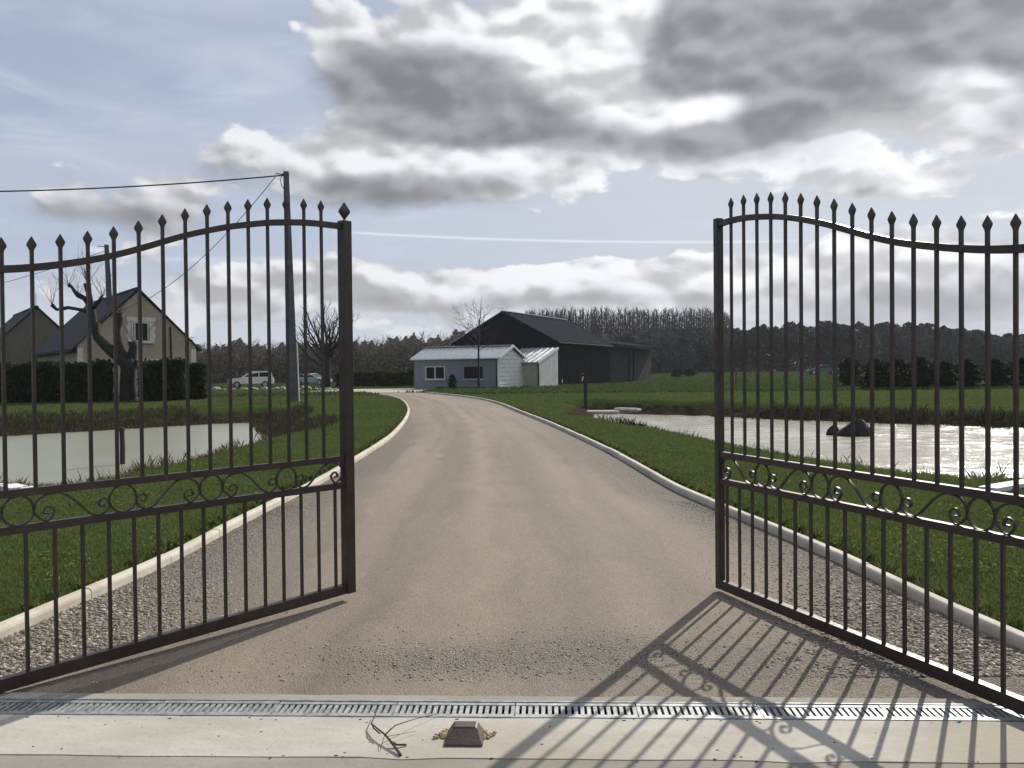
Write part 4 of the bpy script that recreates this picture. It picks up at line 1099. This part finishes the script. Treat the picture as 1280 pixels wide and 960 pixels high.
b = MB(); b.add([(.75, Lb + .12, be - .10), (.75, Lb + L2 + .8, be - .10), (-6.2, Lb + L2 + .8, be + 1.1), (-6.2, Lb + .12, be + 1.1), (.75, Lb + .12, be + .02), (.75, Lb + L2 + .8, be + .02), (-6.2, Lb + L2 + .8, be + 1.22), (-6.2, Lb + .12, be + 1.22)],
                [(3, 2, 1, 0), (4, 5, 6, 7), (0, 1, 5, 4), (1, 2, 6, 5), (2, 3, 7, 6), (3, 0, 4, 7)]); b.build('bay_roof', M_ROOFD, barn)
for q in (.3, .40):
    MB().box((.45, Lb + .3 + (L2 - .3) * q, be / 2 - .1), (.16, .16, be - .1)).build('bay_post', M_ANTH, barn)
MB().tube([(.36, -.1, be - .19), (.36, Lb, be - .19)], .07, 6).build('gutter', M_ANTH2, barn)
MB().box((.9, Lb + L2 / 2, .02), (1.6, L2, .10)).build('concrete_strip', M_CONC2, barn)
MB().box((.04, 1.3, .45), (.05, .10, .30)).build('white_box', M_WCLAD, barn)

# hedges and bushes about the yard
def bush(px, py, Y, w_, h_, label, cols, name='bush', group=None, n=700, size=.16, layered=0.0):
    p = at(px, py, Y); p.z = Hf(p.x, p.y)
    root = empty(name, p, 0, label, 'bush', group)
    r = rng.random(n) ** .45; th = rng.random(n) * 6.28; ph = rng.random(n)
    z = ph * h_; prof = np.sin(np.clip(ph * .85 + .13, 0, 1) * math.pi) ** .6
    lump = 1 + .25 * np.sin(th * 3 + ph * 5 + px) + .15 * np.sin(th * 7 + px * 2)
    if layered: lump *= 1 + layered * np.sin(ph * 26 + th * 2); z = z + r * prof * .15 * np.sin(th * 4)
    C = np.stack([np.cos(th) * r * prof * w_ / 2 * lump, np.sin(th) * r * prof * w_ / 2 * lump, np.maximum(z, .04)], 1)
    V, Fc = leaf_quads(C, size * (.6 + .8 * rng.random(n)), .5 if layered else 0.0, 2.2 if layered else 1.5)
    mk('foliage', np_mesh('foliage', V, Fc), cols, root)
    b = MB()
    for i in range(5):
        a = i * 1.3; b.tube([(0, 0, -.05), (math.cos(a) * w_ * .12, math.sin(a) * w_ * .12, h_ * .4), (math.cos(a) * w_ * .25, math.sin(a) * w_ * .25, h_ * .8)], [.04, .025, .01], 4)
    b.build('stem', M_BARKD, root)
    return root
hedge('hedge', at(425, 484, 74) * 1, at(516, 483, 74), 1.6, 1.35, 'low yellow-green hedge beside the white shed', n=5200,
      m=leaf_mat('olive_hedge', [(.03, .04, .012), (.05, .06, .018), (.07, .075, .025)], .6, .3), size=.2)
for o_ in [o_ for o_ in COL.objects if o_.name.startswith('hedge') and o_.type == 'EMPTY']:
    o_.location.z = Hf(o_.location.x, o_.location.y)
bush(565.5, 485, 58, .62, 1.0, 'small dark rounded bush against the shed wall', M_HEDGE, n=500, size=.10)
DARKSH = leaf_mat('dark_conifer', [(.010, .016, .010), (.016, .024, .013), (.022, .030, .016)], .6, .12)
bl = ['broad dark spreading bush, first of the field row past the parked blue car', 'taller dark spreading bush behind the pond rocks',
      'dark spreading bush between two thin gate bars midway in the field row', 'ragged gappy dark bush in the field row',
      'narrow upright dark bush in the field row', 'broad dark bush near the far end of the field row', 'last dark bush at the end of the field row']
for i, (px, w_, h_) in enumerate(((1093, 1.5, 1.65), (1122, 2.2, 1.6), (1149, 1.7, 1.7), (1178, 1.9, 1.5), (1210, 1.1, 1.55), (1243, 1.6, 1.55), (1275, 1.7, 1.6))):
    bush(px, 487, 46 + random.uniform(-.5, .8), w_ * .85, h_, bl[i], DARKSH, 'spreading_bush', 'dark bushes in a row on the field', 1500, .11, .35)
bush(1063, 486, 52, 1.6, 1.8, 'paler green bush standing before the dark field row', leaf_mat('mid_conifer', [(.020, .030, .018), (.032, .042, .024)], .6, .2), 'spreading_bush', None, 1300, .12, .2)
bush(846, 472.5, 120, 1.4, 1.1, 'small dark round bush at the foot of the wood, beside the barn bay', DARKSH, n=260, size=.3)
bush(862, 472, 124, 1.7, 1.0, 'low dark bush at the foot of the wood, beside the gate stile', DARKSH, n=260, size=.3)

# ------------------------------------------------------------------ woods
def merge(protos, placing):                        # many trees into one mesh
    Vs, Fs, o_ = [], [], 0
    for i, (x, y, z, s, a) in enumerate(placing):
        V, F_ = protos[i % len(protos)]; ca, sa = math.cos(a), math.sin(a)
        Vs.append(np.stack([(V[:, 0] * ca - V[:, 1] * sa) * s + x, (V[:, 0] * sa + V[:, 1] * ca) * s + y, V[:, 2] * s + z], 1)); Fs.append(F_ + o_); o_ += len(V)
    return np.concatenate(Vs), np.concatenate(Fs)
def tri(mb):
    F_ = []
    for f in mb.f:
        for q in range(1, len(f) - 1): F_.append((f[0], f[q], f[q + 1]))
    return np.array(mb.v), np.array(F_)
M_WOODB = mat('far_bare_wood', (.095, .085, .078), .95, .2, .3)
M_WOODL = leaf_mat('far_undergrowth', [(.075, .068, .060), (.10, .09, .078), (.085, .082, .068), (.115, .10, .086), (.075, .074, .066)], 1.0, .25)  # browns lightened so the colour itself looks hazy
M_EVER = leaf_mat('far_evergreens', [(.055, .060, .062), (.066, .070, .070), (.075, .078, .076), (.060, .064, .066)], 1.0, .2)  # distance haze put into the foliage colour as bluish grey
protos = []
for q in range(6):
    mb = MB(); grow(mb, Vector((0, 0, -.2)), Vector((0, 0, 1)), 4.2, .14, 0,
                    dict(wob=.08, up=.05, tap=.5, lev=3, kids=[7, 4, 4], ang=.75, lk=.60, rk=.55, t0=.30, seg=4, rmin=.026))
    protos.append(tri(mb))
pl_ = []
def wood_top_left(px):                            # height of the bare wood above the eye line, px of the photograph
    return np.interp(px, [-200, 0, 230, 260, 300, 345, 400, 460, 520, 560, 600, 700, 900], [52, 50, 52, 44, 50, 44, 46, 50, 54, 56, 62, 60, 50])
for i in range(420):
    px = random.uniform(-160, 700); Y = random.uniform(135, 185)
    X = (px - 640) / FPX * Y; hgt = wood_top_left(px) * Y / FPX + 1.4
    pl_.append((X, Y, Hf(X, Y), hgt / 6.7 * random.uniform(.68, 1.08), random.random() * 6.28))
V, Fc = merge(protos, pl_)
tag(mk('bare_wood', np_mesh('bare_wood', V, Fc), M_WOODB), 'bare brown wood along the horizon behind the parked cars', 'wood', kind='stuff')
n = 110000; px = rng.uniform(-180, 760, n); Y = rng.uniform(128, 180, n); X = (px - 640) / FPX * Y
top_ = wood_top_left(px) * Y / FPX + 1.0
wav = .78 + .05 * np.sin(px * .09) + .05 * np.sin(px * .23 + 2) + .04 * np.sin(px * .61) + .10 * rng.random(n)
Z = rng.random(n) ** .8 * top_ * wav
V, Fc = leaf_quads(np.stack([X, Y, H(X, Y) + Z], 1), .22 + .30 * rng.random(n))
tag(mk('undergrowth', np_mesh('undergrowth', V, Fc), M_WOODL), 'brown brushwood filling the wood behind the cars and shed', 'undergrowth', kind='stuff')
# tall slender poplars behind the barn: individuals
M_POP = mat('poplar_bark', (.075, .069, .064), .95, .25, .5)
pop = []
for q in range(6):
    mb = MB(); P_ = [Vector((0, 0, -.3))]; r_ = .17
    for z in (4, 8, 12, 15.2): P_.append(Vector((random.gauss(0, .12), random.gauss(0, .12), z)))
    mb.tube(P_, [.17, .15, .12, .07, .015], 6)
    for i in range(84):
        z = random.uniform(5.5, 14.6); a = random.random() * 6.28; L_ = random.uniform(.8, 2.0) * (1.1 - .04 * z)
        grow(mb, Vector((0, 0, z)), Vector((math.cos(a) * .55, math.sin(a) * .55, 1)), L_, .035, 2, dict(wob=.10, up=.10, tap=.4, lev=3, kids=[2], ang=.5, lk=.6, rk=.7, t0=.3, seg=3, rmin=.02))
    me = bpy.data.meshes.new('poplar_tree'); me.from_pydata(mb.v, [], mb.f); me.materials.append(M_POP); pop.append(me)
for i in range(230):
    px = 655 + 262 * ((i * .618) % 1); Y = random.uniform(172, 215); X = (px - 640) / FPX * Y
    o = bpy.data.objects.new('poplar_tree', pop[i % 6]); COL.objects.link(o)
    o.location = (X, Y, Hf(X, Y)); o.rotation_euler = (0, 0, random.random() * 6.28)
    hgt = (np.interp(px, [655, 700, 760, 830, 900, 930], [76, 80, 77, 74, 74, 55]) * Y / FPX + 1.0) * random.uniform(.9, 1.05)
    s_ = hgt / 15.4; o.scale = (s_ * 1.15, s_ * 1.15, s_)
    tag(o, 'slender leafless poplar in the tall wood rising behind the barn', 'tree', 'poplars behind the barn')
# evergreen and mixed dark wood on the far side of the field
C, S_ = [], []
def wood_top_right(px): return np.interp(px, [660, 800, 890, 930, 1000, 1050, 1130, 1180, 1230, 1280, 1450], [42, 46, 52, 50, 56, 55, 56, 50, 42, 38, 40])
for i in range(190):
    px = 660 + 790 * ((i * .618034) % 1); Y = random.uniform(158, 190); X = (px - 640) / FPX * Y
    hgt = (wood_top_right(px) * Y / FPX + .9) * random.uniform(.84, 1.04); cw = random.uniform(2.2, 4.2)
    n = 800; th = rng.random(n) * 6.28; ph = rng.random(n) ** .8; pr = np.sqrt(np.clip(1 - (np.clip(ph - .55, 0, 1) / .45) ** 2, 0, 1)) * (.75 + .25 * np.sin(ph * 9 + i))
    r = rng.random(n) ** .5 * pr * cw * (1 + .2 * np.sin(th * 3 + i))
    C.append(np.stack([X + np.cos(th) * r, Y + np.sin(th) * r, Hf(X, Y) + ph * hgt], 1)); S_.append(.22 + .34 * rng.random(n))
V, Fc = leaf_quads(np.concatenate(C), np.concatenate(S_))
tag(mk('evergreen_wood', np_mesh('evergreen_wood', V, Fc), M_EVER), 'dark evergreen wood along the far edge of the field', 'wood', kind='stuff')

# ------------------------------------------------------------------ poles and wires
M_POLE = mat('pole_concrete', (.10, .10, .10), .9, .2, 3, .3, 30)
M_WIRE = mat('black_cable', (.02, .02, .022), .6)
def pole(px0, py0, px1, py1, Y, label, wb, wt_):
    p = at(px0, py0, Y); p.z = Hf(p.x, p.y); t_ = at(px1, py1, Y) - p
    root = empty('utility_pole', p, rad(28), label, 'utility pole', 'utility poles')
    t_ = Matrix.Rotation(-rad(28), 3, 'Z') @ t_
    b = MB(); rings = []
    for q in (0, .33, .66, 1):
        w_ = wb + (wt_ - wb) * q; c = t_ * q + (Vector((0, 0, -.3)) if q == 0 else Vector((0, 0, 0)))
        a, d = w_ / 2, w_ * .42
        rings.append([c + Vector(v_) for v_ in ((-a, -d, 0), (a, -d, 0), (a, -d * .45, 0), (a * .8, -d * .3, 0), (a * .8, d * .3, 0), (a, d * .45, 0), (a, d, 0), (-a, d, 0), (-a, d * .45, 0), (-a * .8, d * .3, 0), (-a * .8, -d * .3, 0), (-a, -d * .45, 0))])
    b.loft(rings); b.build('shaft', M_POLE, root)
    if Y < 40: MB().tube([(wb / 2 + .03, -.05, -.1), (wb / 2 + .0, -.05, 1.2), (wb / 2 - .03, -.04, 2.5)], .04, 8).build('conduit', M_WCLAD, root)
    b = MB(); b.tube([t_ * .985 + Vector((-.45, 0, .02)), t_ * .985 + Vector((.15, 0, .02))], .02, 6); b.build('bracket', M_WIRE, root)
    return root
pole(366.5, 502, 357.5, 214.5, 36, 'tall tapered concrete utility pole with two cables at its head', .40, .20)
pole(143, 497, 133, 306, 47, 'shorter distant concrete utility pole behind the pollarded tree', .42, .22)
def cable(a, b_, sag, r, label, name='overhead_cable'):
    P_ = []
    for q in np.linspace(0, 1, 24): P_.append(a.lerp(b_, q) + Vector((0, 0, -4 * sag * q * (1 - q))))
    c = P_[0].copy()
    return tag(MB().tube([p - c for p in P_], r, 5).build(name, M_WIRE, None, False, c), label, 'cable', 'overhead cables')
ph = at(354, 219, 36)
cable(ph, at(-220, 239, 34), .28, .030, 'thick twisted cable running from the tall pole out over the houses')
cable(at(345, 220, 36), at(181, 376, 44.9), .55, .016, 'thin cable slanting from the tall pole down to the gable')
cable(at(133, 313, 47), at(-160, 384, 62), .5, .016, 'thin cable from the distant pole over the farther house')
b = MB(); b.tube([ph, at(350, 223, 36), at(352, 232, 36), at(356, 238, 36)], .016, 5)
tag(b.build('cable_loop', M_WIRE), 'short cable loop hanging at the head of the tall pole', 'cable')

# ------------------------------------------------------------------ cars
M_TYRE, M_RIM = mat('tyre_rubber', (.02, .02, .02), .9), mat('alloy_rim', (.45, .45, .46), .35, .1, 5, metal=.6)
M_LAMPR, M_LAMPW = mat('tail_lamp', (.25, .01, .01), .3), mat('head_lamp', (.75, .76, .78), .15)
def paint(name, c):
    m = mat(name, c, .3, .06, 1); m.node_tree.nodes['Principled BSDF'].inputs['Coat Weight'].default_value = .6; return m
def car(px, py, Y, rz, m, label, suv=True):
    p = at(px, py, Y); p.z = Hf(p.x, p.y) + .01
    root = empty('parked_car', p, rz, label, 'car', 'parked cars')
    # x forward, 4.4 m long
    if suv: low = [(-2.15, .42), (-2.2, .75), (-2.12, 1.02), (.75, 1.06), (1.95, .92), (2.18, .74), (2.2, .42)]; cab = [(-2.08, 1.0), (-1.95, 1.52), (-1.5, 1.68), (.05, 1.68), (.95, 1.04)]
    else:   low = [(-2.1, .36), (-2.15, .70), (-1.9, .92), (.95, .90), (1.95, .72), (2.15, .55), (2.15, .34)]; cab = [(-1.85, .90), (-1.2, 1.32), (-.5, 1.44), (.05, 1.42), (1.15, .88)]
    b = MB(); hwc = .88
    b.loft([[(x, y, z) for x, z in low] for y in (-hwc + .07, -hwc, hwc, hwc - .07)] if False else [[(x * k1, y, z) for x, z in low] for y, k1 in ((-hwc, .985), (-hwc + .06, 1.0), (hwc - .06, 1.0), (hwc, .985))])
    b.build('body', m, root, False)
    b = MB(); b.loft([[(x, y, z) if z > 1.2 else (x, y * 1.06, z) for x, z in cab] for y in (-.76, -.70, .70, .76)]); cb_ = b.build('cabin', m, root)
    zt = cab[2][1]
    for sy in (-1, 1):
        for x0_, x1_, x2_, x3_ in (((-1.78, -.80, -.80, -1.62), (-.72, .62, .02, -.72)) if suv else ((-1.55, -.55, -.55, -1.1), (-.47, .85, .05, -.47))):
            z0_, z1_ = cab[0][1] + .10, zt - .14
            V = [(x0_, sy * .803, z0_), (x1_, sy * .803, z0_), (x2_, sy * .765, z1_), (x3_, sy * .765, z1_)]
            V += [(a, y_ - sy * .05, c) for a, y_, c in V]
            MB().add(V, [(0, 1, 2, 3), (7, 6, 5, 4), (0, 4, 5, 1), (1, 5, 6, 2), (2, 6, 7, 3), (3, 7, 4, 0)]).build('side_window', M_GLASS, root)
        for x_ in (-1.35, 1.35):
            wb_ = MB(); R_ = .34
            wb_.loft([[(x_ + math.cos(t) * r_, sy * y_, R_ + math.sin(t) * r_) for t in np.linspace(0, 2 * math.pi, 20, endpoint=False)] for y_, r_ in ((.70, R_ - .03), (.72, R_), (.88, R_), (.90, R_ - .03))])
            wh_ = wb_.build('wheel', M_TYRE, root)
            rb_ = MB(); rb_.loft([[(x_ + math.cos(t) * r_, sy * y_, R_ + math.sin(t) * r_) for t in np.linspace(0, 2 * math.pi, 20, endpoint=False)] for y_, r_ in ((.89, .21), (.908, .19))]); rb_.build('rim', M_RIM, wh_)
        MB().box((2.12, sy * .62, low[-2][1] + .06), (.16, .34, .16)).build('headlight', M_LAMPW, root)
        MB().box((-2.13, sy * .72, .86), (.12, .16, .26)).build('tail_light', M_LAMPR, root)
        MB().box((.72, sy * .95, cab[0][1] + .10), (.10, .16, .13)).build('wing_mirror', m, root)
    # windscreens
    for (xa, za), (xb, zb) in (((cab[4][0], cab[4][1]), (cab[3][0], cab[3][1])), ((cab[0][0], cab[0][1]), (cab[1][0], cab[1][1]))):
        dx_, dz_ = xb - xa, zb - za; nx_, nz_ = (dz_, -dx_) if xa > 0 else (-dz_, dx_); l = math.hypot(nx_, nz_)
        nx_, nz_ = nx_ / l * .012, abs(nz_) / l * .012
        V = [(xa + dx_ * t + nx_, y_, za + dz_ * t + nz_) for t, y_ in ((.12, -.68), (.12, .68), (.9, .64), (.9, -.64))]
        V += [(x_ - nx_ * 4, y_, z_ - nz_ * 4) for x_, y_, z_ in V]
        MB().add(V, [(0, 1, 2, 3), (7, 6, 5, 4), (0, 4, 5, 1), (1, 5, 6, 2), (2, 6, 7, 3), (3, 7, 4, 0)]).build('windscreen', M_GLASS, root)
    MB().box((2.16, 0, .50), (.10, 1.5, .18)).build('bumper', M_TYRE if suv else m, root)
    return root
car(314.5, 484, 84, math.pi + rad(14), paint('white_paint', (.82, .80, .76)), 'white estate car parked beyond the lawn, left of the tall pole')
car(391, 482, 100, rad(-16), paint('silver_paint', (.34, .37, .42)), 'silver-grey car parked partly behind the tall pole', False)
car(1028, 468, 122, rad(170), paint('blue_paint', (.03, .04, .09)), 'small dark blue car parked at the far field edge', False)

# edging stones by the parking
M_EDGE = mat('pale_rubble', (.40, .38, .33), .95, .3, 2)
eb = []
for q in range(4): eb.append(MB().ico((0, 0, .1), .30, .3, (1.2, .8, .7)))
for i in range(26):
    px = 268 + i * 6.6 + random.uniform(-2, 2); p = at(px, 487 - .006 * (px - 268), 62 + random.uniform(-1, 1)); p.z = Hf(p.x, p.y)
    o = eb[i % 4].build('edging_stone', M_EDGE, None, False, p); o.rotation_euler = (0, 0, random.random() * 6); o.scale = [random.uniform(.5, 1.0)] * 3
    tag(o, 'pale rough stone in the low row edging the lawn before the cars', 'stone', 'edging stones before the parked cars')

# ------------------------------------------------------------------ around the ponds
M_POST = mat('weathered_post', (.045, .036, .028), .95, .3, 12, .4, 40)
p = gp(152.5, 579); p = flat(153, 580, WZ); 
o = empty('mooring_post', (p.x, p.y, WZ), 0, 'dark wooden stake standing in the pale water with the reeds', 'post')
MB().tube([(0, 0, -.3), (.01, 0, .35), (.0, 0, .68)], [.05, .048, .045], 9).build('stake', M_POST, o)
MB().tube([(0, 0, .64), (.0, 0, .71)], [.06, .05], 9).build('stake_head', M_POST, o)
# post with feeder box by the pond tip
p = G(732, 500, LAWN); p.z = Hf(p.x, p.y)
o = empty('post_with_box', p, 0, 'dark post carrying a small box with a white mark, beside the pond tip', 'post')
MB().chbox((0, 0, .62), (.14, .14, 1.3), .02).build('post', M_POST, o)
MB().chbox((-.04, 0, 1.22), (.28, .24, .36), .02).build('box', M_POST, o)
MB().prism([(-.22, 1.39), (.14, 1.39), (-.04, 1.48)], .28, 1, -.14).build('box_roof', M_POST, o)
MB().box((-.13, -.13, 1.24), (.05, .016, .17), Matrix.Rotation(.3, 3, 'Y')).build('white_mark', M_WCLAD, o)
s0, s1 = G(708, 501.5, LAWN), G(770, 500, LAWN); c = (s0 + s1) / 2
sl_ = empty('stone_slab', (c.x, c.y, Hf(c.x, c.y)), 0, 'long pale flat slab at the foot of the boxed post', 'slab')
MB().chbox((0, 0, .03), ((s1 - s0).length, .8, .10), .02).build('slab', M_CONC, sl_)
p = flat(787, 512.5, WZ + .10)
o = tag(MB().loft([[(math.cos(t) * a * 1.0, math.sin(t) * a * 1.8 + .2 * math.cos(3 * t), z) for t in np.linspace(0, 2 * math.pi, 14, endpoint=False)] for a, z in ((.72, -.2), (.70, .05), (.60, .11), (.3, .13))]).build('flat_rock', mat('grey_rock', (.23, .22, .20), .9, .2, 3, .4, 20), None, False, p),
        'pale flat grey rock lying in the dark tip of the pond', 'rock')
def rock(px, py, Y, w_, h_, label, seed):
    p = flat(px, py, WZ); random.seed(seed)
    b = MB()
    rings = []
    n = 12
    for z, k1, ox in ((-.2, 1.05, 0), (.05, 1.0, 0), (h_ * .5, .80, .05), (h_ * .85, .45, .10), (h_, .2, .12)):
        rings.append([(math.cos(t) * w_ / 2 * k1 * random.uniform(.85, 1.12) + ox * w_, math.sin(t) * w_ * .4 * k1 * random.uniform(.85, 1.12), z * random.uniform(.93, 1.05)) for t in np.linspace(0, 2 * math.pi, n, endpoint=False)])
    b.loft(rings)
    return tag(b.build('pond_rock', mat('wet_rock_%d' % seed, (.018, .017, .017), .9, .3, 3, .6, 12), None, False, p), label, 'rock', 'dark rocks in the glittering pond')
rock(1068, 544.5, 0, .88, .42, 'large dark rock rising out of the glittering pond', 3)
rock(1041, 543.5, 0, .36, .26, 'smaller pointed dark rock beside the large pond rock', 5)
# white copings at the frame edges
def coping(pts, w_, label):
    P_ = [flat(px, py, .12) for px, py in pts]; c = P_[0].copy(); c.z = Hf(c.x, c.y)
    root = empty('coping', c, 0, label, 'coping')
    for a, b_ in zip(P_[:-1], P_[1:]):
        d = b_ - a; L_ = math.hypot(d.x, d.y); m_ = (a + b_) / 2 - c
        M3 = Matrix.Rotation(math.atan2(d.y, d.x), 3, 'Z')
        MB().box((m_.x, m_.y, .02), (L_ - .02, w_, .07), M3).build('coping_stone', M_WCLAD, root)
coping([(1234, 606.5), (1262, 601.5), (1300, 596)], .20, 'white coping edging the lawn by the glittering pond')
coping([(-30, 605), (8, 603), (26, 607), (46, 606)], .22, 'white coping edging the lawn by the algae-pale pond')
# low posts by the field edge
for px, lab in ((920, 'thin dark fence post standing alone in the field before the wood'),):
    p = at(px, 480, 70); p.z = Hf(p.x, p.y)
    o = empty('fence_post', p, 0, lab, 'post'); MB().tube([(0, 0, -.2), (.02, 0, .95)], [.06, .05], 7).build('stake', M_POST, o)
    MB().tube([(0, 0, .93), (.02, 0, .99)], [.062, .03], 7).build('stake_head', M_POST, o)

# ------------------------------------------------------------------ thin spring haze round the whole place
hz = MB().box((0, 200, 10.2), (2400, 3600, 22.5))
hm = bpy.data.materials.new('haze'); hm.use_nodes = True
hm.node_tree.nodes.clear()
ho = hm.node_tree.nodes.new('ShaderNodeOutputMaterial'); hv = hm.node_tree.nodes.new('ShaderNodeVolumePrincipled')
hv.inputs['Color'].default_value = (.86, .89, .94, 1); hv.inputs['Density'].default_value = .00020; hv.inputs['Anisotropy'].default_value = .2
hm.node_tree.links.new(hv.outputs[0], ho.inputs['Volume'])
tag(hz.build('haze', hm), kind='stuff')
